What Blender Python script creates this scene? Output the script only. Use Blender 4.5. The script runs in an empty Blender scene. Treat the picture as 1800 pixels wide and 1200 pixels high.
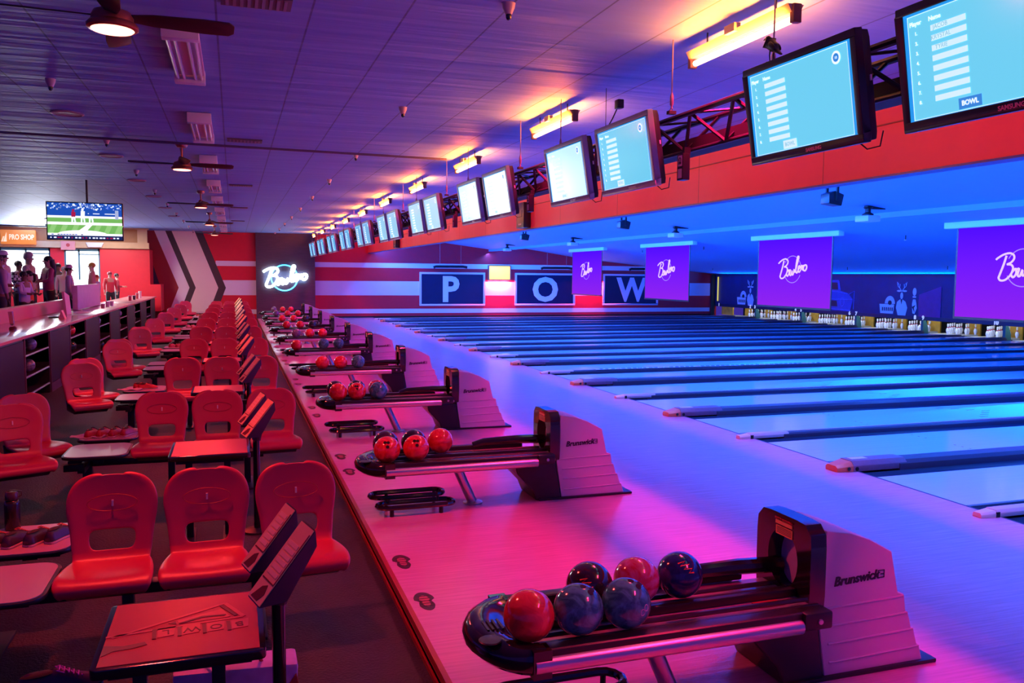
import bpy, bmesh, math, random
from mathutils import Vector, Matrix, noise
random.seed(7)
C = bpy.context.scene.collection
SC = bpy.context.scene
PI = math.pi
def R(d): return d * PI / 180

# ------------------------------------------------------------------ camera
H = 1.9625
F_PX, YAW, PITCH, ROLL = 1456.5, .324, -.0792, .009
cam = bpy.data.cameras.new('camera'); co = bpy.data.objects.new('camera', cam); C.objects.link(co)
Fv = Vector((math.sin(YAW)*math.cos(PITCH), math.cos(YAW)*math.cos(PITCH), math.sin(PITCH)))
Rv = Vector((math.cos(YAW), -math.sin(YAW), 0)); Uv = Rv.cross(Fv)
cR, sR = math.cos(ROLL), math.sin(ROLL)
R2 = Rv*cR + Uv*sR; U2 = Uv*cR - Rv*sR
M = Matrix((R2, U2, -Fv)).transposed().to_4x4(); M.translation = Vector((0, 0, H))
co.matrix_world = M
cam.sensor_width = 36; cam.lens = F_PX/1800*36; cam.clip_start = .05; cam.clip_end = 200
SC.camera = co

# ------------------------------------------------------------------ world, exposure
w = bpy.data.worlds.new('world'); SC.world = w; w.use_nodes = True
w.node_tree.nodes['Background'].inputs[0].default_value = (.13, .07, .95, 1)
w.node_tree.nodes['Background'].inputs[1].default_value = .33
SC.view_settings.view_transform = 'Standard'; SC.view_settings.look = 'None'
SC.view_settings.gamma = 1; SC.view_settings.exposure = 0.0; SC.view_settings.use_curve_mapping = False
try: SC.cycles.max_bounces = 8; SC.cycles.sample_clamp_indirect = 6
except Exception: pass

def area(name, loc, target, sx, sy, col, power, spread=180):
    l = bpy.data.lights.new(name, 'AREA'); l.shape = 'RECTANGLE'; l.size = sx; l.size_y = sy
    l.color = col; l.energy = power; l.spread = R(spread)
    o = bpy.data.objects.new(name, l); C.objects.link(o); o.location = loc
    d = Vector(target) - Vector(loc)
    # local Y runs along world Y where possible
    z = -d.normalized(); y = Vector((0, 1, 0)) if abs(z.y) < .9 else Vector((1, 0, 0))
    x = y.cross(z).normalized(); y = z.cross(x)
    m = Matrix((x, y, z)).transposed().to_4x4(); m.translation = Vector(loc); o.matrix_world = m
    return o
BLUE = (.03, .12, 1.0)
# blacklight strips behind the masking beam and behind the ceiling baffle over the lanes
area('blacklight_beam', (6.35, 18, 3.42), (8.6, 18, 0), .3, 40, (.05, .24, 1.0), 1700, 170)
area('blacklight_beam_up', (6.02, 18, 3.05), (12, 18, 3.35), .12, 40, (.0, .10, 1.0), 2400, 150)
area('blacklight_mask_top', (23.7, 20, 2.06), (20, 20, 2.6), .12, 34, (.0, .10, 1.0), 1000, 130)
area('blacklight_baffle', (11.95, 18, 3.42), (15.5, 18, 2.6), .15, 40, (.0, .12, 1.0), 1500)
area('blacklight_baffle_down', (11.5, 18, 3.0), (12.5, 18, 0), .15, 40, (.04, .22, 1.0), 1200)
area('pin_deck_lamp', (24.12, 20.5, .70), (24.6, 20.5, .0), .05, 34, (.80, .92, 1.0), 160)
# daylight through the far concourse windows
area('window_daylight', (-7.0, 36.1, 2.1), (-6.0, 20, 3.2), 3.2, 1.5, (.80, .86, 1.0), 620)

YB, PI_T, XF, XE = 3.44, 3.45, 6.02, .94     # pair centre, pair pitch, foul line, approach edge
P = 3.45
ZF = -.10                                     # seating floor
ZC = 3.72
YW = 38.0

# ------------------------------------------------------------------ materials
MATS = {}
def mat(name, col, rough=.5, metal=0, emit=None, es=0, spec=.5, bump=0, bscale=40, var=0, vscale=6, coat=0, alpha=1, stretch=None, trans=0):
    if name in MATS: return MATS[name]
    m = bpy.data.materials.new(name); m.use_nodes = True; nt = m.node_tree; b = nt.nodes['Principled BSDF']
    b.inputs['Base Color'].default_value = (*col, 1); b.inputs['Roughness'].default_value = rough
    b.inputs['Metallic'].default_value = metal; b.inputs['Specular IOR Level'].default_value = spec
    b.inputs['Coat Weight'].default_value = coat; b.inputs['Coat Roughness'].default_value = .08
    if trans: b.inputs['Transmission Weight'].default_value = trans
    if emit: b.inputs['Emission Color'].default_value = (*emit, 1); b.inputs['Emission Strength'].default_value = es
    tc = nt.nodes.new('ShaderNodeTexCoord'); mp = nt.nodes.new('ShaderNodeMapping')
    nt.links.new(tc.outputs['Object'], mp.inputs[0])
    if stretch: mp.inputs['Scale'].default_value = stretch
    if var:
        n = nt.nodes.new('ShaderNodeTexNoise'); n.inputs['Scale'].default_value = vscale; n.inputs['Detail'].default_value = 5
        nt.links.new(mp.outputs[0], n.inputs['Vector'])
        mx = nt.nodes.new('ShaderNodeMix'); mx.data_type = 'RGBA'
        mx.inputs['A'].default_value = (*[max(0, c*(1-var)) for c in col], 1); mx.inputs['B'].default_value = (*[min(1, c*(1+var)) for c in col], 1)
        nt.links.new(n.outputs['Fac'], mx.inputs['Factor']); nt.links.new(mx.outputs['Result'], b.inputs['Base Color'])
    if bump:
        n = nt.nodes.new('ShaderNodeTexNoise'); n.inputs['Scale'].default_value = bscale; n.inputs['Detail'].default_value = 4
        nt.links.new(mp.outputs[0], n.inputs['Vector'])
        bp = nt.nodes.new('ShaderNodeBump'); bp.inputs['Strength'].default_value = bump; bp.inputs['Distance'].default_value = .02
        nt.links.new(n.outputs['Fac'], bp.inputs['Height']); nt.links.new(bp.outputs[0], b.inputs['Normal'])
    MATS[name] = m; return m
def seam_mat(name, col, rough, sx, sy, line=.012, dark=.45, bump=.15, var=.12, vscale=3, stretch=(1, 1, 1), bstretch=(1, 1, 1), bscale=8, spec=.5):
    """surface with a grid of thin seams every sx / sy metres (0 = none)"""
    m = mat(name, col, rough, spec=spec); nt = m.node_tree; b = nt.nodes['Principled BSDF']
    g = nt.nodes.new('ShaderNodeNewGeometry'); s = nt.nodes.new('ShaderNodeSeparateXYZ'); nt.links.new(g.outputs['Position'], s.inputs[0])
    def M_(op, a, bb=None):
        n = nt.nodes.new('ShaderNodeMath'); n.operation = op
        for i, v in ((0, a), (1, bb)):
            if v is None: continue
            if hasattr(v, 'links'): nt.links.new(v, n.inputs[i])
            else: n.inputs[i].default_value = v
        return n.outputs[0]
    tot = None
    for ax, st in (('X', sx), ('Y', sy)):
        if not st: continue
        fr = M_('FRACT', M_('DIVIDE', M_('ADD', s.outputs[ax], 100.13), st))
        l = M_('LESS_THAN', fr, line/st)
        tot = l if tot is None else M_('MAXIMUM', tot, l)
    mp = nt.nodes.new('ShaderNodeMapping'); mp.inputs['Scale'].default_value = stretch; nt.links.new(g.outputs['Position'], mp.inputs[0])
    n = nt.nodes.new('ShaderNodeTexNoise'); n.inputs['Scale'].default_value = vscale; n.inputs['Detail'].default_value = 6; nt.links.new(mp.outputs[0], n.inputs['Vector'])
    mx = nt.nodes.new('ShaderNodeMix'); mx.data_type = 'RGBA'
    mx.inputs['A'].default_value = (*[c*(1-var) for c in col], 1); mx.inputs['B'].default_value = (*[min(1, c*(1+var)) for c in col], 1)
    nt.links.new(n.outputs['Fac'], mx.inputs['Factor']); out = mx.outputs['Result']
    if tot is not None:
        m2 = nt.nodes.new('ShaderNodeMix'); m2.data_type = 'RGBA'; nt.links.new(tot, m2.inputs['Factor']); nt.links.new(out, m2.inputs['A'])
        m2.inputs['B'].default_value = (*[c*dark for c in col], 1); out = m2.outputs['Result']
    nt.links.new(out, b.inputs['Base Color'])
    if bump:
        mp2 = nt.nodes.new('ShaderNodeMapping'); mp2.inputs['Scale'].default_value = bstretch; nt.links.new(g.outputs['Position'], mp2.inputs[0])
        n2 = nt.nodes.new('ShaderNodeTexNoise'); n2.inputs['Scale'].default_value = bscale; n2.inputs['Detail'].default_value = 3; nt.links.new(mp2.outputs[0], n2.inputs['Vector'])
        bp = nt.nodes.new('ShaderNodeBump'); bp.inputs['Strength'].default_value = bump; bp.inputs['Distance'].default_value = .05
        nt.links.new(n2.outputs['Fac'], bp.inputs['Height']); nt.links.new(bp.outputs[0], b.inputs['Normal'])
    return m
BLACK = mat('black_plastic', (.012, .012, .014), .32, bump=.05, bscale=300)
BLACKG = mat('black_gloss', (.015, .012, .012), .12, coat=.5, bump=.02, bscale=200)
BLACKM = mat('black_metal', (.02, .02, .022), .4, .3, bump=.05, bscale=200)
CHROME = mat('brushed_steel', (.62, .60, .62), .3, 1, bump=.04, bscale=400, stretch=(1, 30, 30))
GREY = mat('grey_plastic', (.42, .40, .43), .45, bump=.04, bscale=300)
SILVER = mat('silver_panel', (.62, .55, .66), .42, 0, bump=.06, bscale=500, var=.05)
WHITE = mat('white_paint', (.75, .74, .74), .45, var=.03)
WHITEP = mat('white_plastic', (.8, .8, .82), .3, var=.03)
DARKRUB = mat('dark_rubber', (.01, .01, .012), .6, bump=.1, bscale=200)
SEAT = mat('red_seat_plastic', (.46, .022, .065), .33, bump=.10, bscale=420, var=.06, vscale=3)
PLASTBLK = BLACK
TABLE = mat('red_laminate', (.46, .012, .035), .3, bump=.06, bscale=300, var=.08, vscale=4)
TABLEG = mat('grey_laminate', (.44, .30, .38), .28, bump=.03, bscale=200, var=.06)

# ------------------------------------------------------------------ mesh builder
class MB:
    def __init__(s): s.v = []; s.f = []; s.m = []; s.T = Matrix.Identity(4)
    def add(s, vs, fs, mi=0):
        o = len(s.v); s.v += [tuple(s.T @ Vector(p)) for p in vs]
        s.f += [tuple(i+o for i in f) for f in fs]; s.m += [mi]*len(fs); return s
    def box(s, x0, x1, y0, y1, z0, z1, mi=0):
        return s.add([(x0,y0,z0),(x1,y0,z0),(x1,y1,z0),(x0,y1,z0),(x0,y0,z1),(x1,y0,z1),(x1,y1,z1),(x0,y1,z1)],
                     [(0,3,2,1),(4,5,6,7),(0,1,5,4),(1,2,6,5),(2,3,7,6),(3,0,4,7)], mi)
    def prism(s, pts, ax, a, b, mi=0, b_pts=None):
        """polygon pts (2D) extruded along axis ax from a to b. ax='x': pts=(y,z); 'y': (x,z); 'z': (x,y)"""
        q = b_pts or pts
        def e(p, t): return {'x': (t, p[0], p[1]), 'y': (p[0], t, p[1]), 'z': (p[0], p[1], t)}[ax]
        n = len(pts); vs = [e(p, a) for p in pts] + [e(p, b) for p in q]
        fs = [tuple(range(n))[::-1], tuple(range(n, 2*n))] + [(i, (i+1) % n, n+(i+1) % n, n+i) for i in range(n)]
        return s.add(vs, fs, mi)
    def tube(s, path, r, n=8, mi=0, closed=False, caps=True):
        path = [Vector(p) for p in path]; L = len(path); rs = r if isinstance(r, (list, tuple)) else [r]*L
        vs = []; prev = None
        for i, p in enumerate(path):
            a = path[(i-1) % L] if (closed or i > 0) else p; b = path[(i+1) % L] if (closed or i < L-1) else p
            t = (b-a).normalized()
            if prev is None:
                up = Vector((0, 0, 1)) if abs(t.z) < .9 else Vector((1, 0, 0)); u = t.cross(up).normalized()
            else: u = (prev - t*prev.dot(t)).normalized()
            prev = u; w_ = t.cross(u)
            for k in range(n):
                an = 2*PI*k/n; vs.append(p + (u*math.cos(an) + w_*math.sin(an))*rs[i])
        fs = []
        for i in range(L if closed else L-1):
            j = (i+1) % L
            for k in range(n): fs.append((i*n+k, i*n+(k+1) % n, j*n+(k+1) % n, j*n+k))
        if not closed and caps: fs += [tuple(range(n))[::-1], tuple(range((L-1)*n, L*n))]
        return s.add(vs, fs, mi)
    def lathe(s, prof, c=(0, 0, 0), n=16, mi=0, axis='z'):
        vs = []; 
        for r, z in prof:
            for k in range(n):
                a = 2*PI*k/n; x, y = r*math.cos(a), r*math.sin(a)
                p = {'z': (x, y, z), 'x': (z, x, y), 'y': (y, z, x)}[axis]
                vs.append((p[0]+c[0], p[1]+c[1], p[2]+c[2]))
        L = len(prof); fs = []
        for i in range(L-1):
            for k in range(n): fs.append((i*n+k, i*n+(k+1) % n, (i+1)*n+(k+1) % n, (i+1)*n+k))
        if prof[0][0] > 1e-4: fs.append(tuple(range(n))[::-1])
        if prof[-1][0] > 1e-4: fs.append(tuple(range((L-1)*n, L*n)))
        return s.add(vs, fs, mi)
    def ball(s, c, r, n=16, m=10, mi=0, sc=(1, 1, 1)):
        prof = [(max(1e-5, math.sin(PI*i/m)), -math.cos(PI*i/m)) for i in range(m+1)]
        T = s.T.copy(); s.T = T @ Matrix.Translation(c) @ Matrix.Diagonal((r*sc[0], r*sc[1], r*sc[2], 1))
        s.lathe(prof, n=n, mi=mi); s.T = T; return s
    def mesh(s, name, mats, smooth=35, bevel=0, bseg=2):
        me = bpy.data.meshes.new(name); me.from_pydata(s.v, [], s.f)
        for m in (mats if isinstance(mats, (list, tuple)) else [mats]): me.materials.append(m)
        me.polygons.foreach_set('material_index', s.m)
        bm = bmesh.new(); bm.from_mesh(me); bmesh.ops.remove_doubles(bm, verts=bm.verts, dist=1e-5)
        if bevel:
            es = [e for e in bm.edges if len(e.link_faces) == 2 and e.calc_face_angle(0) > R(30)]
            bmesh.ops.bevel(bm, geom=es, offset=bevel, segments=bseg, profile=.6, affect='EDGES', clamp_overlap=True)
        bmesh.ops.recalc_face_normals(bm, faces=bm.faces)
        for e in bm.edges:
            if len(e.link_faces) == 2 and e.calc_face_angle(0) > R(smooth): e.smooth = False
        for f in bm.faces: f.smooth = smooth > 0
        bm.to_mesh(me); bm.free(); me.update(); return me
    def build(s, name, mats, parent=None, smooth=35, bevel=0, bseg=2, label=None):
        return link(name, s.mesh(name, mats, smooth, bevel, bseg), parent, label)
def link(name, me, parent=None, label=None):
    o = bpy.data.objects.new(name, me); C.objects.link(o)
    if parent: o.parent = parent
    if label: o['label'] = label
    return o
def tag(o, label, cat, group=None, kind=None):
    o['label'] = label; o['category'] = cat
    if group: o['group'] = group
    if kind: o['kind'] = kind
    return o
def struct(o): o['kind'] = 'structure'; return o
def stuct_label(o, l): o['label'] = l; return o
def thing(name, label, cat, loc=(0, 0, 0), rz=0, group=None, rot=None):
    o = bpy.data.objects.new(name, None); C.objects.link(o); o.location = loc; o.rotation_euler = rot or (0, 0, rz)
    o.empty_display_size = .1
    return tag(o, label, cat, group)
KIDS = {}
def dup(root, loc, rz=0, label=None, group=None, rot=None):
    def cp(o, par):
        c = o.copy(); C.objects.link(c); c.parent = par
        for ch in list(o.children): cp(ch, c)
        return c
    r = cp(root, None); r.location = loc; r.rotation_euler = rot or (0, 0, rz)
    if label: r['label'] = label
    if group: r['group'] = group
    return r
def textmesh(body, size, depth=.002, mat_=None, font=None, bold=0, ax=1, spacing=1, align='CENTER', shear=0):
    cu = bpy.data.curves.new('txt', 'FONT'); cu.body = body; cu.size = size; cu.extrude = depth; cu.offset = bold
    cu.align_x = align; cu.align_y = 'CENTER'; cu.space_character = spacing; cu.shear = shear; cu.resolution_u = 3
    o = bpy.data.objects.new('txt', cu); C.objects.link(o)
    dg = bpy.context.evaluated_depsgraph_get(); me = bpy.data.meshes.new_from_object(o.evaluated_get(dg))
    bpy.data.objects.remove(o); bpy.data.curves.remove(cu)
    if ax != 1: me.transform(Matrix.Diagonal((ax, 1, 1, 1)))
    if mat_: me.materials.clear(); me.materials.append(mat_)
    return me
def FRAME(o, right, up):
    """matrix placing local XY (text plane) at o with given right and up directions"""
    r = Vector(right).normalized(); u = Vector(up); u = (u - r*u.dot(r)).normalized(); z = r.cross(u)
    m = Matrix((r, u, z)).transposed().to_4x4(); m.translation = Vector(o); return m
def text(name, body, size, o, right, up, m, parent=None, **k):
    me = textmesh(body, size, mat_=m, **k); me.transform(FRAME(o, right, up)); return link(name, me, parent)
def add_text(mb, body, size, o, right, up, mi=0, **k):
    me = textmesh(body, size, **k); Fm = FRAME(o, right, up)
    mb.add([Fm @ v.co for v in me.vertices], [tuple(p.vertices) for p in me.polygons], mi); bpy.data.meshes.remove(me)
def modmesh(name, mb_or_me, mods, mats=None):
    me = mb_or_me; o = bpy.data.objects.new('tmp', me); C.objects.link(o)
    for t, kw in mods:
        md = o.modifiers.new(t, t)
        for k, v in kw.items(): setattr(md, k, v)
    dg = bpy.context.evaluated_depsgraph_get(); r = bpy.data.meshes.new_from_object(o.evaluated_get(dg)); r.name = name
    bpy.data.objects.remove(o)
    for p in r.polygons: p.use_smooth = True
    if mats:
        r.materials.clear()
        for m in mats: r.materials.append(m)
    return r
def skinmesh(name, pts, edges, rad, m, sub=1, root=0):
    me = bpy.data.meshes.new(name); me.from_pydata([Vector(p) for p in pts], edges, [])
    o = bpy.data.objects.new('tmp', me); C.objects.link(o)
    md = o.modifiers.new('s', 'SKIN'); md.use_smooth_shade = True
    sv = me.skin_vertices[0].data
    for i, r in enumerate(rad): sv[i].radius = r if isinstance(r, tuple) else (r, r); sv[i].use_root = (i == root)
    if sub: s2 = o.modifiers.new('u', 'SUBSURF'); s2.levels = sub
    dg = bpy.context.evaluated_depsgraph_get(); r = bpy.data.meshes.new_from_object(o.evaluated_get(dg)); r.name = name
    bpy.data.objects.remove(o); r.materials.clear(); r.materials.append(m)
    for p in r.polygons: p.use_smooth = True
    return r
NW = 'zero one two three four five six seven eight nine ten eleven twelve thirteen fourteen fifteen sixteen seventeen eighteen nineteen twenty'.split()
NTH = [None, 'first', 'second', 'third', 'fourth', 'fifth', 'sixth', 'seventh', 'eighth', 'ninth', 'tenth', 'eleventh', 'twelfth', 'thirteenth', 'fourteenth', 'fifteenth', 'sixteenth', 'seventeenth', 'eighteenth', 'nineteenth', 'twentieth', 'twenty-first']
ORD = ['first', 'second', 'third', 'fourth', 'fifth', 'sixth', 'seventh', 'eighth', 'ninth', 'tenth', 'eleventh', 'twelfth']

# ================================================================== SETTING
carpet = seam_mat('dark_carpet', (.018, .018, .024), .6, 0, 0, bump=.25, var=.7, vscale=9, bscale=60)
MB().box(-14, XE, -4, YW, ZF-.1, ZF).build('floor', carpet); struct(bpy.data.objects['floor'])
wood = seam_mat('maple_approach', (.56, .29, .45), .22, 0, 0, dark=.7, bump=.05, var=.30, vscale=2.6, stretch=(1, 22, 1), bstretch=(.7, 16, 1), bscale=2.2, spec=.6)
ap = MB().box(XE+.03, XF, -2, YW, -.1, 0).build('floor_approach', wood); struct(ap)
trimm = mat('red_edge_trim', (.32, .02, .025), .3, var=.1)
st = MB().box(XE, XE+.03, -2, YW, ZF, .001).box(XE-.012, XE, -2, YW, ZF, ZF+.03).build('trim_1', [trimm]); struct(st)
sub = MB().box(XF, 26.2, -2, YW, -.2, -.11).build('floor_lanes', mat('dark_subfloor', (.02, .02, .03), .7)); struct(sub)
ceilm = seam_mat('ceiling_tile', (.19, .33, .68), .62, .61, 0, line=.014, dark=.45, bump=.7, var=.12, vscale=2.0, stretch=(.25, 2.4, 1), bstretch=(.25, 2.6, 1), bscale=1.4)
MB().box(-14, 5.9, -3, YW, ZC, ZC+.1).build('ceiling', ceilm); struct(bpy.data.objects['ceiling'])
# soffits: the ceiling steps down over the lanes in two sloping runs
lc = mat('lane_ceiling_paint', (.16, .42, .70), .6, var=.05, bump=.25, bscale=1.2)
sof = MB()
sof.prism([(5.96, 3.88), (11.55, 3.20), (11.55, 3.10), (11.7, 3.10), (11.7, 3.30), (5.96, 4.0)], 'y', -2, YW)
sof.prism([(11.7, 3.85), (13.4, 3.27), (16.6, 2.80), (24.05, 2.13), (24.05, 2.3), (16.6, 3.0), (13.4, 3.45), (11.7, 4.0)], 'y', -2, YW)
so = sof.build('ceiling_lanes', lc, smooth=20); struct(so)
fas = seam_mat('red_beam_paint', (.78, .06, .10), .5, 0, 2.44, line=.015, dark=.5, bump=.15, bscale=3, var=.06)
# joints of the beam panels; bottom edge strip
fb = MB().box(5.82, 5.96, -2, YW-.01, 2.93, 4.0).build('partition_beam', fas); struct(fb)
st = MB().box(5.80, 5.985, -2, YW-.01, 2.915, 2.935).build('trim_2', mat('beam_edge', (.05, .05, .3), .4)); struct(st)
st = MB().box(5.800, 5.818, -2, YW-.01, 3.40, 3.41).build('trim_3', mat('beam_joint', (.25, .03, .03), .5)); struct(st)

# far wall with painted stripes and chevron
red = mat('wall_red', (.72, .008, .03), .5, var=.08, bump=.1, bscale=30)
pink = mat('wall_white', (.82, .70, .76), .5, var=.03, bump=.1, bscale=30)
cream = mat('wall_cream', (.88, .66, .58), .5, var=.03)
dk = mat('wall_charcoal', (.06, .035, .045), .5, var=.1)
navy = mat('wall_navy', (.006, .012, .045), .5)
dred = mat('wall_dark_red', (.30, .012, .02), .5)
wl = MB(); wl.box(-3.4, 24.1, YW, YW+.15, -.1, 4.0, 0)
def flat(mb, pts, d, mi, y=None):
    mb.prism(pts, 'y', (y or YW)-d, (y or YW)-d+.0015, mi)
SL = .38; zA = 1.33; XAP = [-2.22, -1.79, -1.54, -.63, -.32]
def chev(x0, x1, d, mi):
    t, b = 3.73, -.08
    flat(wl, [(x0-SL*(t-zA), t), (x1-SL*(t-zA), t), (x1, zA), (x1-SL*(zA-b), b), (x0-SL*(zA-b), b), (x0, zA)], d, mi)
for z0, z1, xl in ((2.27, 2.49, -.72), (1.01, 1.66, -.45), (.19, .39, -.6)):
    flat(wl, [(xl, z0), (23.7, z0), (23.7, z1), (xl, z1)], .004, 1)
chev(XAP[3], XAP[4], .008, 3); chev(XAP[2], XAP[3], .008, 2); chev(XAP[1], XAP[2], .008, 3); chev(XAP[0], XAP[1], .008, 1)
chev(-3.2, XAP[0], .008, 5)
flat(wl, [(-3.38, 1.4), (-2.95, 1.4), (-3.38, 2.9)], .010, 4)
wo = wl.build('wall_back', [red, pink, cream, dk, navy, dred], smooth=0); struct(wo)
st = MB().box(XE+.07, 24, YW-.03, YW-.012, 0, .06).build('baseboard_back', DARKRUB); struct(st)
acc = mat('dark_timber', (.075, .04, .06), .45, var=.4, vscale=3, stretch=(1, 1, 14), bump=.3, bscale=6)
st = MB().box(.93, 3.44, YW-.2, YW-.012, ZF, ZC).build('wall_accent', acc); struct(st)
# pinsetter masking wall with mural, and the dark pit wall behind the pins
maskm = mat('mural_navy', (.012, .02, .11), .5, var=.5, vscale=1.5, bump=.1, bscale=5)
mk = MB().box(23.95, 24.05, 4, YW-.02, .60, 2.14).build('wall_masking', maskm); struct(mk)
st = MB().box(23.92, 24.06, 4, YW-.02, .47, .60).build('trim_4', mat('number_strip', (.015, .02, .06), .4)); struct(st)
st = MB().box(23.91, 24.05, 4, YW-.02, 2.14, 2.18).build('trim_5', mat('mask_top', (.01, .02, .03), .9)); struct(st)
st = MB().box(25.75, 25.85, 4, YW-.02, -.2, .9).build('wall_pit', mat('pit_black', (.01, .01, .012), .8)); struct(st)
st = MB().box(24.06, 25.75, 4, YW-.02, .74, .9).build('ceiling_pit', mat('pit_black2', (.012, .012, .015), .8)); struct(st)
st = MB().box(23.75, 23.9, YW-.14, YW-.02, 0, 2.13).build('column_corner', mat('corner_dark', (.02, .035, .03), .5)); struct(st)
bp_ = MB().box(23.88, 23.93, YW-.45, YW-.40, .75, 2.0).build('wall_lamp_strip', mat('yellow_strip', (.8, .7, .1), .4, emit=(.9, .75, .1), es=.7)); tag(bp_, 'thin yellow upright strip at the corner of the pin masking wall', 'strip')

st = MB().box(XF-.012, XF+.012, -2, YW-.1, -.05, .0008).build('trim_7', mat('foul_line_dark', (.02, .03, .10), .5)); struct(st)
# ------------------------------------------------------------------ lanes
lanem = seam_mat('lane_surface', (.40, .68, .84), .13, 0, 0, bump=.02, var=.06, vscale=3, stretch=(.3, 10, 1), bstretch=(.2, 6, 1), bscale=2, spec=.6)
gutm = mat('gutter_dark', (.015, .02, .06), .35)
deckm = mat('pin_deck', (.70, .66, .55), .35, var=.05)
dotm = mat('lane_mark', (.20, .08, .06), .3)
def lane_proto():
    t = thing('bowling_lane', 'x', 'lane')
    s = MB().box(XF, 24.02, -.527, .527, -.1, 0)
    s.build('lane_surface', lanem, t)
    a = MB()
    for i in range(-3, 4):      # arrows
        y = i*.132; x = 4.7+XF-abs(i)*.16
        a.prism([(x-.07, y-.02), (x+.07, y), (x-.07, y+.02)], 'z', .0005, .002)
    for i in (-4, -3, -2, 2, 3, 4):
        a.lathe([(.012, .0005), (.012, .002)], (XF+2.1, i*.11, 0), 10)
    a.build('lane_markings', dotm, t)
    MB().box(24.02, 25.2, -.527, .527, -.1, .004).build('pin_deck', deckm, t)
    for sy in (-1, 1):
        g = MB(); prof = []
        y0, y1 = sy*.527, sy*(.527+.235)
        for i in range(9):
            a_ = PI*i/8; prof.append(((y0+y1)/2 - sy*.1175*math.cos(a_), -.015-.06*math.sin(a_)))
        pts = prof + [(y1, -.105), (y0, -.105)]
        g.prism(pts, 'x', XF, 24.6); g.build('gutter', gutm, t)
    return t
LN = lane_proto()
lanes = []
def lane_label(n): return f'glossy blue-lit lane, {NTH[n]} counting from the striped end wall'
for n in range(1, 21):
    k = 9.75-(n-1)*.5; ki = math.floor(k+.5); y = YB+ki*P + (.892 if k > ki else -.892)
    if k > 9.6: y = YB+10*P-.885
    if n == 1: LN.location = (0, y, 0); LN['label'] = lane_label(n); LN['group'] = 'bowling lanes'; o = LN
    else: o = dup(LN, (0, y, 0), label=lane_label(n))
    lanes.append((n, y))
# division caps between the lanes
capd = mat('divider_dark', (.045, .04, .08), .35, var=.1)
capp = mat('divider_pale', (.62, .42, .46), .35, var=.05)
capt = mat('divider_tip_orange', (.62, .13, .07), .35)
def cap_wide():
    t = thing('lane_divider', 'x', 'lane divider')
    b = MB(); b.prism([(-.13, -.1), (.13, -.1), (.13, .05), (.09, .085), (-.09, .085), (-.13, .05)], 'x', XF+.52, 24.05); b.build('cover', capd, t, bevel=.004)
    b = MB(); b.prism([(-.12, 0), (.12, 0), (.12, .06), (.08, .105), (-.08, .105), (-.12, .06)], 'x', XF-.06, XF+.62); b.build('end_block', mat('divider_purple', (.20, .10, .18), .35, var=.2, vscale=20), t, bevel=.006)
    b = MB(); b.prism([(-.09, 0), (.09, 0), (.09, .04), (.06, .06), (-.06, .06), (-.09, .04)], 'x', XF-.24, XF-.06, b_pts=[(-.12, 0), (.12, 0), (.12, .06), (.08, .10), (-.08, .10), (-.12, .06)]); b.build('tip', capt, t, bevel=.006)
    b = MB(); b.lathe([(.022, -.121), (.022, -.124)], (XF-.02, 0, .03), 10, axis='y'); b.lathe([(.02, -.121), (.02, -.124)], (XF-.12, 0, .035), 10, axis='y'); b.build('screw_hole', BLACK, t)
    b = MB().box(XF+.0, XF+.2, -.02, .06, .1055, .107); b.build('sticker', mat('yellow_sticker', (.55, .6, .3), .5), t, label='pale yellow sticker')
    return t
def cap_narrow():
    t = thing('lane_divider', 'x', 'lane divider')
    b = MB(); b.prism([(-.07, -.1), (.07, -.1), (.07, .03), (.05, .05), (-.05, .05), (-.07, .03)], 'x', XF+.42, 24.05); b.build('cover', capd, t, bevel=.004)
    b = MB(); b.prism([(-.065, 0), (.065, 0), (.065, .035), (.045, .06), (-.045, .06), (-.065, .035)], 'x', XF-.05, XF+.5); b.build('end_block', capp, t, bevel=.005)
    b = MB(); b.prism([(-.045, 0), (.045, 0), (.045, .025), (.03, .04), (-.03, .04), (-.045, .025)], 'x', XF-.2, XF-.05, b_pts=[(-.065, 0), (.065, 0), (.065, .035), (.045, .055), (-.045, .055), (-.065, .035)]); b.build('tip', mat('divider_tip_pink', (.72, .5, .48), .35), t, bevel=.005)
    b = MB().box(XF-.06, XF-.02, -.067, -.06, .0, .045); b.build('joint', BLACK, t)
    b = MB().box(XF+.5, 24.0, .015, .045, .0505, .056); b.build('edge_strip', capp, t)
    return t
W0 = cap_wide(); N0 = cap_narrow(); fw = fn = True
ctr = 0
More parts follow.
